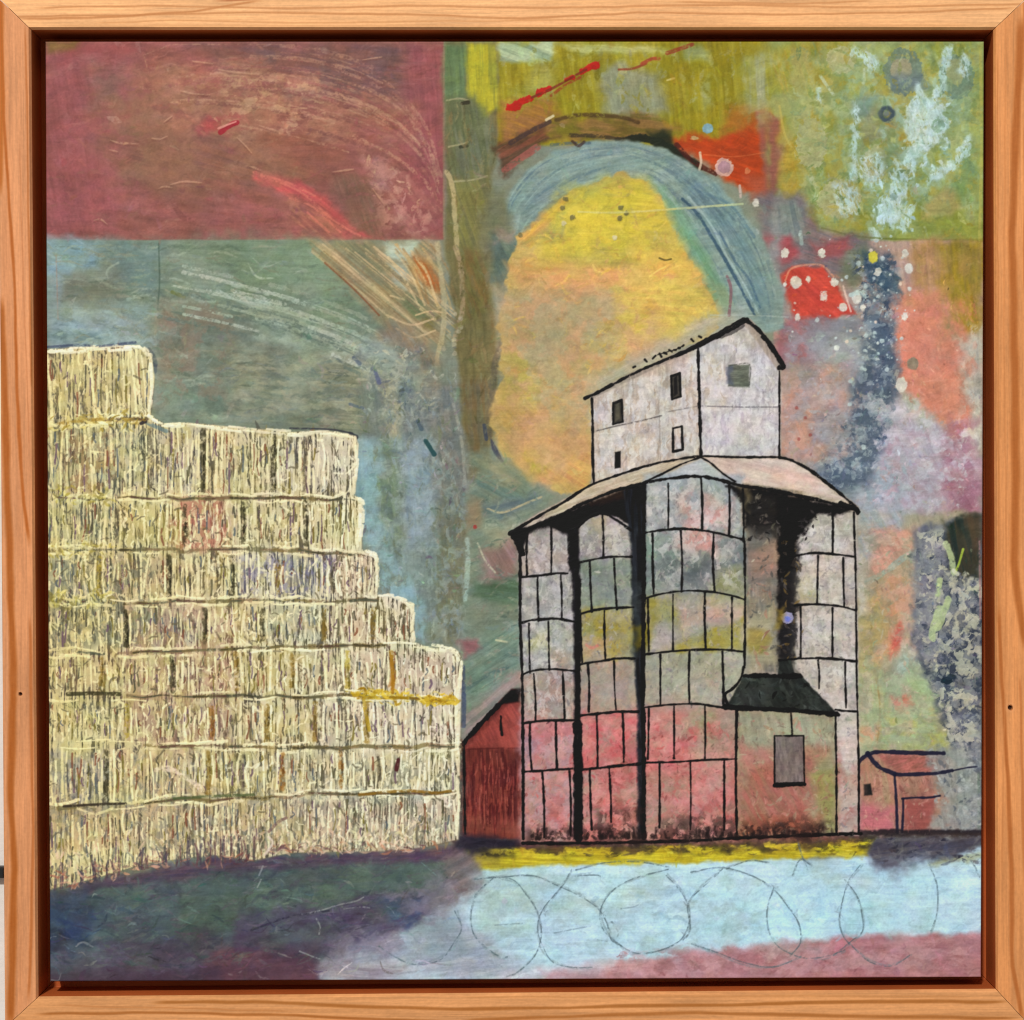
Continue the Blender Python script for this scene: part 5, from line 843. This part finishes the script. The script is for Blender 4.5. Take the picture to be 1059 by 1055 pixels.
    for p in [[(655, 380), (657, 379)], [(667, 372), (669, 374)], [(675, 371), (678, 368)], [(682, 366), (684, 369)], [(687, 365), (689, 366)], [(692, 362), (695, 364)], [(697, 362), (699, 362)], [(702, 360), (703, 360)], [(706, 358), (707, 357)], [(715, 351), (717, 353)], [(723, 348), (725, 349)]]: stroke(p, 2.2, BLK, .9, 0, .5)
    stroke([(680, 367), (690, 364), (700, 361), (706, 358)], 1, BLK, .8, .3)
    ink([(527, 551), (545, 541), (562, 531), (582, 520), (600, 508), (614, 500)], 3); ink([(527, 552), (550, 545), (578, 533), (605, 520), (635, 508), (668, 499), (700, 494), (726, 493), (750, 498), (770, 503), (800, 507), (845, 517), (886, 527)], 3.4); ink([(725, 473), (705, 480), (685, 490), (668, 498)], 2); ink([(725, 473), (735, 479), (748, 490), (760, 498)], 2); ink([(806, 473), (822, 478), (840, 488), (862, 505), (880, 520), (888, 528)], 3); ink([(870, 521), (884, 526), (887, 530)], 6)
    ink([(530, 552), (536, 562), (540, 572)], 6)
    ink([(538, 560), (538, 640), (540, 700), (541, 800), (541, 868)], 2.8); ink([(596, 590), (597, 650), (598, 700)], 3)
    ink([(541, 872), (600, 872), (700, 870), (760, 867), (830, 864), (890, 862)], 4, True, .9)
    def row(p, w=2.35): ink(p, w)
    for p in [[(540, 597), (560, 595), (575, 593), (587, 593)], [(540, 644), (552, 641), (575, 640), (595, 643)], [(540, 698), (550, 694), (570, 692), (597, 694)], [(541, 748), (556, 746), (575, 745), (596, 745)], [(541, 798), (562, 797), (592, 795)],
              [(598, 582), (612, 579), (630, 576), (653, 576)], [(600, 635), (615, 631), (632, 629), (655, 628)], [(600, 687), (620, 684), (640, 681), (656, 681)], [(600, 740), (620, 738), (640, 736), (660, 736)], [(602, 796), (622, 794), (640, 792), (662, 790)],
              [(667, 551), (680, 549), (700, 547), (722, 548), (745, 552), (768, 558)], [(667, 619), (685, 614), (710, 611), (735, 612), (757, 616), (770, 620)], [(665, 677), (690, 674), (720, 672), (748, 672), (768, 674)], [(665, 732), (690, 729), (720, 728), (742, 731), (762, 734)], [(667, 789), (700, 788), (730, 786), (762, 785)],
              [(822, 575), (840, 572), (862, 573), (884, 576)], [(822, 626), (845, 625), (868, 627), (884, 631)], [(806, 683), (830, 681), (858, 681), (884, 684)], [(864, 734), (872, 735), (886, 736)]]: row(p)
    for x0, y0, x1, y1 in [(545, 552, 545, 596), (570, 544, 570, 594), (556, 597, 557, 642), (580, 594, 581, 641), (547, 645, 548, 696), (567, 643, 568, 693), (552, 697, 554, 746), (582, 695, 584, 743), (548, 748, 550, 796), (575, 746, 576, 795), (561, 798, 563, 866), (589, 797, 590, 864),
                           (623, 532, 624, 576), (610, 580, 612, 633), (635, 578, 638, 630), (600, 636, 602, 685), (625, 632, 626, 683), (608, 686, 609, 736), (635, 684, 637, 734), (617, 739, 618, 793), (644, 738, 645, 788), (610, 796, 612, 858), (630, 795, 632, 850),
                           (691, 500, 691, 547), (725, 494, 726, 549), (754, 499, 754, 553), (675, 552, 676, 614), (704, 549, 705, 612), (738, 552, 739, 612), (670, 620, 671, 673), (696, 615, 696, 672), (729, 613, 730, 671), (757, 618, 757, 671), (683, 677, 683, 728), (713, 674, 713, 727), (747, 674, 748, 728), (671, 733, 670, 785), (697, 731, 697, 784), (729, 730, 729, 784), (761, 735, 761, 786), (682, 790, 682, 856), (714, 788, 714, 858), (749, 787, 749, 858),
                           (861, 528, 861, 573), (846, 575, 845, 625), (872, 577, 873, 627), (828, 628, 828, 680), (861, 629, 861, 680), (846, 683, 847, 712), (874, 685, 875, 732), (818, 738, 819, 760), (864, 741, 865, 862), (768, 506, 769, 560), (770, 560, 770, 690)]:
        ink([(x0, y0), ((x0 + x1) / 2 + rng.normal() * .6, (y0 + y1) / 2), (x1, y1)], 2.2)
    ink([(666, 500), (666, 600), (665, 700), (666, 800), (666, 866)], 4); ink([(762, 735), (761, 800), (762, 862)], 3); ink([(883, 530), (885, 600), (886, 700), (888, 790), (888, 862)], 2.2); ink([(769, 690), (766, 702), (758, 712), (750, 718), (752, 728)], 2.4); ink([(770, 699), (800, 699), (828, 699)], 5); ink([(750, 731), (780, 733), (820, 735), (866, 739)], 5)
    ink([(801, 761), (831, 761), (832, 811), (801, 811), (801, 761)], 2, False); ink([(801, 812), (832, 811)], 4); ink([(598, 545), (608, 536), (622, 531), (638, 538), (652, 548)], 3)
    for p, w in [([(598, 600), (598, 700), (597, 750)], 5), ([(597, 750), (598, 800), (598, 866)], 9)]: stroke(p, w, BLK, .9, .15, .5, 1)
    # dark smudges along the foot
    cloud([(541, 856), (700, 854), (762, 852), (862, 852), (862, 866), (700, 872), (541, 874)], (44, 34, 34), .6, 7, .5, .1, 6); cloud([(614, 836), (664, 832), (664, 870), (612, 872)], (60, 40, 38), .55, 8, .48, .12, 7); cloud([(700, 840), (762, 838), (762, 868), (698, 870)], (56, 42, 40), .5, 8, .48, .12, 7); cloud([(790, 846), (860, 846), (860, 866), (788, 866)], (60, 44, 40), .45, 7, .5, .1, 5)
    for k in range(150):
        x = 541 + rng.random() * 320; y = 868 - (x - 541) * .012; h = rng.random() ** 2 * 9 + 2
        stroke([(x + rng.normal(), y), (x + rng.normal() * 2, y - h)], 1.6 + rng.random() * 2, (40, 30, 30), .6, .4, .7, .9, 0, False)

BARN = [(479, 768), (498, 746), (520, 722), (530, 713), (541, 712), (541, 868), (478, 868)]
SHED = [(888, 788), (896, 780), (906, 777), (974, 777), (990, 790), (992, 862), (889, 862)]
def paint_sheds():
    P = patch; mark(BARN, 3)
    P(BARN, (112, 54, 48), 1, 1.5, 1, 8, (94, 44, 42), 88, 24, 3, 0, .1); P([(486, 768), (515, 738), (530, 722), (540, 722), (540, 774), (482, 775)], (156, 76, 68), .95, 2.5, 2, 8, (136, 66, 60), 60, 16, 4); P([(482, 800), (540, 790), (540, 862), (482, 862)], (88, 36, 38), .85, 9, 6, 10, (132, 64, 54), 88, 20, 3); P([(482, 845), (540, 845), (540, 866), (480, 866)], (146, 82, 66), .6, 7, 5)
    for k in range(90):
        x = 482 + rng.random() * 57; y = 778 + rng.random() * 60; l = 10 + rng.random() * 30
        stroke([(x, y), (x + rng.normal(), y + l * .5), (x + rng.normal(), min(y + l, 864))], 1 + rng.random(), [(72, 26, 28), (168, 92, 80), (92, 34, 36), (150, 70, 62)][k % 4], .6, .35, .5, .7, .04)
    ink([(479, 769), (490, 756), (505, 740), (520, 725), (530, 717)], 4.5); P([(514, 728), (528, 713), (541, 711), (541, 726), (526, 727)], BLK, .95, 2, 1.5); ink([(518, 741), (518, 750), (519, 760)], 2.4); stroke([(482, 775), (510, 774), (540, 774)], 1.4, (80, 30, 30), .6, .35); ink([(479, 768), (480, 800), (481, 862)], 2.6)
    stroke([(476, 690), (478, 720), (477, 745)], 5, (60, 70, 96), .6, .4); stroke([(477, 780), (477, 862)], 3, (60, 40, 44), .7, .3)
    mark(SHED, 4)
    P(SHED, (172, 120, 106), .97, 2, 2, 8, (160, 124, 108), 75, 20, 5, 0, .07); P([(890, 788), (900, 780), (925, 800), (926, 830), (890, 830)], (162, 140, 110), .85, 5, 4, 10, (172, 128, 108), 80); P([(890, 828), (924, 835), (924, 860), (890, 860)], (192, 112, 124), .85, 6, 5); P([(906, 780), (972, 780), (985, 796), (928, 800)], (172, 104, 98), .9, 3, 2, 8, (150, 96, 86), -20, 10, 3); P([(934, 826), (966, 826), (962, 860), (936, 860)], (158, 88, 82), .85, 4, 3)
    P([(958, 775), (1000, 770), (1018, 860), (962, 862), (972, 820)], (132, 138, 138), .85, 7, 8, 10, (150, 156, 154), 80, 16, 5); scumble([(962, 775), (1014, 770), (1014, 862), (970, 862)], 110, [(166, 172, 170), (96, 102, 112), (150, 150, 146)], 7, 3, 80, 60, .55, .4, .07)
    scumble([(892, 800), (925, 802), (960, 805), (955, 860), (892, 860)], 70, [(196, 140, 130), (130, 86, 78), (180, 150, 126)], 7, 2.4, 80, 40, .45, .42, .04); speckle([(890, 785), (965, 785), (960, 862), (890, 862)], 120, (96, 60, 58), .35)
    N = (34, 34, 56)
    for p, w in [([(845, 787), (868, 788), (888, 790)], 2.6), ([(886, 791), (893, 783), (905, 778), (930, 778), (955, 779), (976, 779)], 4), ([(897, 779), (903, 787), (912, 795), (925, 800)], 4.5), ([(925, 801), (945, 801), (965, 800), (985, 797)], 3.6), ([(985, 797), (1000, 794), (1010, 793)], 1.4),
                 ([(925, 801), (927, 830), (928, 861)], 2.8), ([(933, 861), (934, 840), (934, 826)], 2.4), ([(933, 826), (945, 825), (960, 825), (972, 823)], 2.4), ([(888, 790), (888, 830), (888, 860)], 2.4), ([(877, 790), (878, 860)], 2)]: stroke(p, w, N, .92, .1, .5, .8, .04)
    P([(893, 811), (900, 810), (902, 822), (893, 823)], (32, 34, 34), .97, 1.2, 1)
    # the dark line the buildings stand on
    base = [(470, 868), (520, 872), (560, 872), (620, 871), (700, 869), (780, 865), (860, 862), (940, 861), (1016, 861)]
    stroke(base, 6, (44, 38, 44), .9, .15, .5, 1.6, .05); stroke([(a, b + 3) for a, b in base], 5, (70, 60, 58), .6, .4, .5, 1.5)
    P([(466, 862), (500, 862), (560, 872), (500, 882), (468, 880)], (44, 40, 56), .85, 4, 4)

def finish_paint():
    """the grain of the board and of the brush runs through everything"""
    for sl in (slice(0, NY // 2), slice(NY // 2, NY)):
        X, Y = XX[sl], YY[sl]
        hay = (ID[sl] == 1).astype(np.float32)
        lin = np.clip(fbm(X / 90, Y / 60, 61, 2) * 3 - 1.1, 0, 1)
        g = (fbm(X / 26, Y / 1.5, 5, 2) - .5) * .07 * lin + (fbm(X / 9, Y / 9, 6, 3) - .5) * .10 + (fbm(X / 1.7, Y / 1.7, 8, 2) - .5) * .09 + (fbm(X / 40, Y / 40, 9, 2) - .5) * .10
        g = g * (1 - .5 * hay)
        c = C[sl] * (1 + g)[..., None]
        c[..., 0] *= 1 + (fbm(X / 16, Y / 12, 21, 3) - .5) * .09
        c[..., 2] *= 1 + (fbm(X / 16, Y / 12, 31, 3) - .5) * .11
        lum = (c * np.array([.3, .59, .11], np.float32)).sum(-1, keepdims=True)
        c = lum + (c - lum) * 0.94
        C[sl] = .47 + (c - .47) * 1.16
        TH[sl] += fbm(X / 26, Y / 1.6, 41, 2) * .03 * lin + fbm(X / 4, Y / 4, 43, 3) * .07
        w = fbm(X / 26, Y / 26, 51) * 5; h = fbm(X / 14 + w, Y / 7 - w, 53, 3)
        k = sstep(.60, .70, h) * (1 - hay) * sstep(.45, .6, fbm(X / 60, Y / 60, 58, 2))
        C[sl] += (k * .025)[..., None]; TH[sl] += k * .05
        k = sstep(.40, .30, h) * (1 - hay); C[sl] *= (1 - k * .05)[..., None]
    np.clip(C, .012, 1, out=C)

# ---------------------------------------------------------------- run the painter
paint_sky(); paint_ground()
dabs(1500, (5, 18), (2.5, 7), .07, .08, .05, a=.5); dabs(700, (2, 6), (1.2, 3), .16, .1, .1, R(800, 240, 1014, 780)); dabs(300, (3, 9), (1.2, 3), .16, .1, .1, R(360, 350, 480, 680)); dabs(500, (6, 22), (1.2, 3), .14, .06, .06, R(50, 885, 470, 1010), -6)
paint_sheds(); paint_tower()
dabs(1500, (3, 9), (1.0, 2.6), .12, .08, .05, R(542, 500, 884, 862), None, .5, .5)
paint_hay(); finish_paint()

picture = bpy.data.objects.new('framed_painting', None); scene.collection.objects.link(picture)
picture.location = (0, 0, WALL_Z); picture.empty_display_size = .05
picture['label'] = 'square painting of a grain elevator and hay bales in a pale wood frame'
picture['category'] = 'painting'
bpy.context.view_layer.update()
def under(o, parent):
    o.parent = parent; o.matrix_parent_inverse = parent.matrix_world.inverted(); return o

# ---------------------------------------------------------------- wooden frame: four mitred rails
OUT = [(-2.5, -3), (1062, -2), (1061.5, 1057), (4.8, 1063)]
INN = [(31.5, 30), (1028, 30), (1030.5, 1023.5), (39, 1031.5)]
DEPTH, CH = -0.0262, -0.0011
wood = painted_mat('pale_fir', (1, 1, 1), .06, .2, .6, .2, 900)

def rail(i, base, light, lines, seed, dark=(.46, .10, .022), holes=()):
    a, b = OUT[i], OUT[(i + 1) % 4]; c, d = INN[i], INN[(i + 1) % 4]
    n = 900; s = np.linspace(.0003, .9997, n)[:, None]
    o = np.array(a) * (1 - s) + np.array(b) * s; q = np.array(c) * (1 - s) + np.array(d) * s
    # profile: (share across from outer to inner edge, depth)
    prof = [(0, DEPTH), (0, DEPTH * .5), (0, -.0012), (0, -.0008), (.003, -.0005), (.022, -.00004), (.03, 0)] + [(t, 0) for t in np.linspace(.05, .925, 35)]
    prof += [(.935, 0), (.94, -.00003), (.945, -.0001), (.985, -.0009), (.996, -.0011), (1, -.0012), (1, -.00135), (1, -.0018)] + [(1, z) for z in np.linspace(-.0024, -.0164, 9)]
    prof += [(1, -.01645), (1.02, -.0166), (1.6, -.0166), (1.62, -.0167), (1.62, -.0200), (1.62, DEPTH)]
    m = len(prof); V = np.zeros((n, m, 3)); K = np.zeros((n, m, 3))
    al = (s[:, 0] - .5) * 1060 + 530
    for j, (t, z) in enumerate(prof):
        uv = o + (q - o) * t
        k = PX
        V[:, j, 0] = (uv[:, 0] - 529.5) * k; V[:, j, 1] = (527.5 - uv[:, 1]) * k; V[:, j, 2] = z
        ac = (uv[:, 1] if i in (0, 2) else uv[:, 0]); al = (uv[:, 0] if i in (0, 2) else uv[:, 1])
        g = fbm(al / 260 + 3, ac / 5.0 + np.zeros(n), seed, 3); f = fbm(al / 60, ac / 1.1 + np.zeros(n), seed + 3, 2)
        cc = np.array(base)[None] * (1 - g[:, None]) + np.array(light)[None] * g[:, None]
        cc = cc * (1 + (f[:, None] - .5) * .18 + (fbm(al / 6, ac / .9 + np.zeros(n), seed + 5, 2)[:, None] - .5) * .10 + (fbm(al / 90, ac / 14 + np.zeros(n), seed + 7, 2)[:, None] - .5) * .14)
        for pts, wd, colr, al_f in lines:
            p = np.array(pts, float); ctr = np.interp(al, p[:, 0], p[:, 1]) + (fbm(al / 35, al * 0 + seed, seed + 9, 2) - .5) * 1.6
            e = sstep(p[0, 0] - 8, p[0, 0] + 14, al) * sstep(p[-1, 0] + 8, p[-1, 0] - 14, al)
            dd = np.abs(ac - ctr) / (wd * .5 * (.75 + .5 * fbm(al / 50, al * 0 + 5, seed + 13, 2)))
            k2 = (sstep(1.55, .35, dd) * (.9 + .3 * fbm(al / 18, ac / 1.3 + np.zeros(n), seed + 17, 2)) * e * al_f)[:, None]; cc = cc * (1 - k2) + np.array(colr)[None] * k2
        for hx, hy, hr in holes:
            dd = np.hypot(uv[:, 0] - hx, uv[:, 1] - hy); k2 = sstep(hr + 1.0, hr - .6, dd)[:, None]
            halo = (sstep(hr + 5, hr + 1, dd) * .4)[:, None]
            cc = cc * (1 - halo) + np.array((232, 164, 112)) * halo
            cc = cc * (1 - k2) + np.array((50, 22, 10)) * k2; V[:, j, 2] -= k2[:, 0] * .0012
        lin = to_lin(np.clip(cc, 0, 255) / 255) * 1.0
        if z < -.0017 and t >= .999:  # inner walls and ledge of the rail get a darker red-brown
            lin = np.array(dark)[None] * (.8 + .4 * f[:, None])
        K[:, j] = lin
    idx = np.arange(n * m).reshape(n, m)
    F = np.stack([idx[:-1, :-1], idx[1:, :-1], idx[1:, 1:], idx[:-1, 1:]], -1).reshape(-1, 4)[:, ::-1]
    V = V.reshape(-1, 3)
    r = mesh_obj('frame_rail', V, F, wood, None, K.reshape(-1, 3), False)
    # end caps keep every rail a solid piece of wood
    return under(r, picture)

dk = (176, 98, 40)
top = rail(0, (238, 176, 118), (246, 186, 130), [([(40, 8), (150, 6), (300, 9), (420, 6), (560, 8), (760, 5), (900, 8), (1062, 4)], 2.2, (206, 140, 86), .8), ([(0, 17), (120, 16), (260, 13), (420, 15), (540, 19), (660, 13), (800, 15), (950, 13), (1050, 8)], 2.2, (204, 138, 84), .85),  # lighter than the other rails: light falloff from above put into its wood colour
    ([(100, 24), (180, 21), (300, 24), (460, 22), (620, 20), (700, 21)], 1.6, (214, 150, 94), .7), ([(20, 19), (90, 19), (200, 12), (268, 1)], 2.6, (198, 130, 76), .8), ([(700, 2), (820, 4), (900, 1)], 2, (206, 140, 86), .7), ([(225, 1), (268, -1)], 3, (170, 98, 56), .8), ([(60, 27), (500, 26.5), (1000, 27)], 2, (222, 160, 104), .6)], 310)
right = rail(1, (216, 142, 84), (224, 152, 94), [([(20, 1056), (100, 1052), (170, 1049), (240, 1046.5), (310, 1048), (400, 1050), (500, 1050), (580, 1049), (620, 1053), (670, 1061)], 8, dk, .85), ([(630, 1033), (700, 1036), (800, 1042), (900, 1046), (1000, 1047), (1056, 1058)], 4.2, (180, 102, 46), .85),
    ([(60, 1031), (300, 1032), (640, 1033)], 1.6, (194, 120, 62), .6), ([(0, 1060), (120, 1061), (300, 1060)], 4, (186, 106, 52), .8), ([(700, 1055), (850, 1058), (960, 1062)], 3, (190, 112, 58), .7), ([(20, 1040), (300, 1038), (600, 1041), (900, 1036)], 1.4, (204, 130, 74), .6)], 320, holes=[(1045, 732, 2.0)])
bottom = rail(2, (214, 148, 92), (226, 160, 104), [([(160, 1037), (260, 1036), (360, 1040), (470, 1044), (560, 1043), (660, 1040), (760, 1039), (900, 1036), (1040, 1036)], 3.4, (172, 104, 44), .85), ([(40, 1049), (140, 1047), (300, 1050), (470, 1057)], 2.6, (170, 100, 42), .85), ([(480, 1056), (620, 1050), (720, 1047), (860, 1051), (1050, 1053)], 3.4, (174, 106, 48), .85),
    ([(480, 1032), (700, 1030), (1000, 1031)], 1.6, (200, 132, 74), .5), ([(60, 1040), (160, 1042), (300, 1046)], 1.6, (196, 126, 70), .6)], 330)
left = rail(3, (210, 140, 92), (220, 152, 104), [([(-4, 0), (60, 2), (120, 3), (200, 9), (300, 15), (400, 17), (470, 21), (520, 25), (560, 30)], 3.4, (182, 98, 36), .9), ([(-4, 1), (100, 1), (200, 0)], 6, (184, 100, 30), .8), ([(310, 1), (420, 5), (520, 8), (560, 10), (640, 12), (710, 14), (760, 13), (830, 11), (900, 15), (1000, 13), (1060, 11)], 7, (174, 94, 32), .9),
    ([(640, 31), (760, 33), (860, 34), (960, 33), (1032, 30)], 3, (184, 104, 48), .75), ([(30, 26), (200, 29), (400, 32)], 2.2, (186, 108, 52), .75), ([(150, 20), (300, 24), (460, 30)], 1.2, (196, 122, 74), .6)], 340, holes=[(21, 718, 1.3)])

# ledge the panel is fixed to, seen as the dark bottom of the gap
lm, N, L, b = node_mat('dark_red_ledge', .6, .2); b.inputs['Base Color'].default_value = (.40, .085, .02, 1)  # one even dark red-brown for the bottom of the gap
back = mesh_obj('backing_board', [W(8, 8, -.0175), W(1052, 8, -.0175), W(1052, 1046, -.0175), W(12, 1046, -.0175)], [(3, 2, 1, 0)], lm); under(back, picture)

# ---------------------------------------------------------------- the painted panel
PZ = -0.0035                                    # its face sits a little below the frame's
RELIEF = 0.00040
zz = PZ + (TH - TH.mean()) * RELIEF
edge = np.minimum(np.minimum(np.arange(NX)[None, :], NX - 1 - np.arange(NX)[None, :]), np.minimum(np.arange(NY)[:, None], NY - 1 - np.arange(NY)[:, None]))
zz = zz - np.clip(1.5 - edge, 0, 2) ** 2 * .00012           # softened arris
k = PX * (CAM_D - PZ) / CAM_D
PV = np.stack([(XX - 529.5) * k, (527.5 - YY) * k, zz], -1).reshape(-1, 3)
PC = np.clip(to_lin(C.reshape(-1, 3)) * 1.0, .004, .88)
pm = painted_mat('acrylic_paint', (1, 1.6, 1), .03, .10, .55, .16, 1500)
idx = np.arange(NX * NY).reshape(NY, NX)
FQ = np.stack([idx[1:, :-1], idx[1:, 1:], idx[:-1, 1:], idx[:-1, :-1]], -1).reshape(-1, 4)
FI = ID[:-1, :-1].ravel()

bm_, N, L, b = node_mat('raw_birch_edge', .7, .2); b.inputs['Base Color'].default_value = (.36, .24, .15, 1)
q = [(QUAD[j][0], QUAD[j][1]) for j in range(4)]
ring_f = [W(x, y, PZ - .0004) for x, y in q]; ring_b = [(x, y, -.0163) for x, y, z in ring_f]
panel = mesh_obj('painted_panel', ring_f + ring_b, [(0, 4, 5, 1), (1, 5, 6, 2), (2, 6, 7, 3), (3, 7, 4, 0), (4, 7, 6, 5)], bm_, None, None, False); under(panel, picture)
bpy.context.view_layer.update()

def layer(name, ids, label=None):
    f = FQ[np.isin(FI, ids)]
    used = np.unique(f); remap = np.full(NX * NY, -1, np.int32); remap[used] = np.arange(len(used))
    o = mesh_obj(name, PV[used], remap[f], pm, None, PC[used]); under(o, panel)
    if label: o['label'] = label
    return o
layer('painted_sky', [0], 'painted sky in brushed red, olive, grey green and pink patches')
layer('painted_hay_stack', [1], 'painted stepped stack of pale yellow hay bales')
layer('painted_grain_elevator', [2], 'painted grain elevator of four ribbed silos drawn in black ink')
layer('painted_barn', [3], 'painted dark red barn beside the hay')
layer('painted_shed', [4], 'painted small pink shed outlined in dark blue')
layer('painted_field', [5], 'painted dark green and purple field')
layer('painted_snow', [6], 'pale blue painted strip with scribbled pencil rings')
layer('painted_sun', [7], 'painted yellow rounded shape under a blue grey arch')

# ---------------------------------------------------------------- small black thing on the wall at the left
km, N, L, b = node_mat('plain_black', .5, .4); b.inputs['Base Color'].default_value = (.008, .008, .009, 1)
def box(name, u0, v0, u1, v1, z0, z1, mat):
    x0, y1, _ = W(u0, v0, z1); x1, y0, _ = W(u1, v1, z1); e = .0004
    ring = lambda a, z: [(x0 + a, y0 + a, z), (x1 - a, y0 + a, z), (x1 - a, y1 - a, z), (x0 + a, y1 - a, z)]
    v = ring(0, z0) + ring(0, z1 - e) + ring(e, z1)
    f = [(j + 4 * r, (j + 1) % 4 + 4 * r, (j + 1) % 4 + 4 * (r + 1), j + 4 * (r + 1)) for r in range(2) for j in range(4)] + [(8, 9, 10, 11)]
    return mesh_obj(name, v, f, mat, None, None, False)
clip = box('wall_strip', -14, 897, 4.0, 908.5, WALL_Z, WALL_Z + .004, km)  # plain black box for an unidentified strip
clip['label'] = 'small black strip on the white wall left of the frame near its bottom corner'; clip['category'] = 'strip'
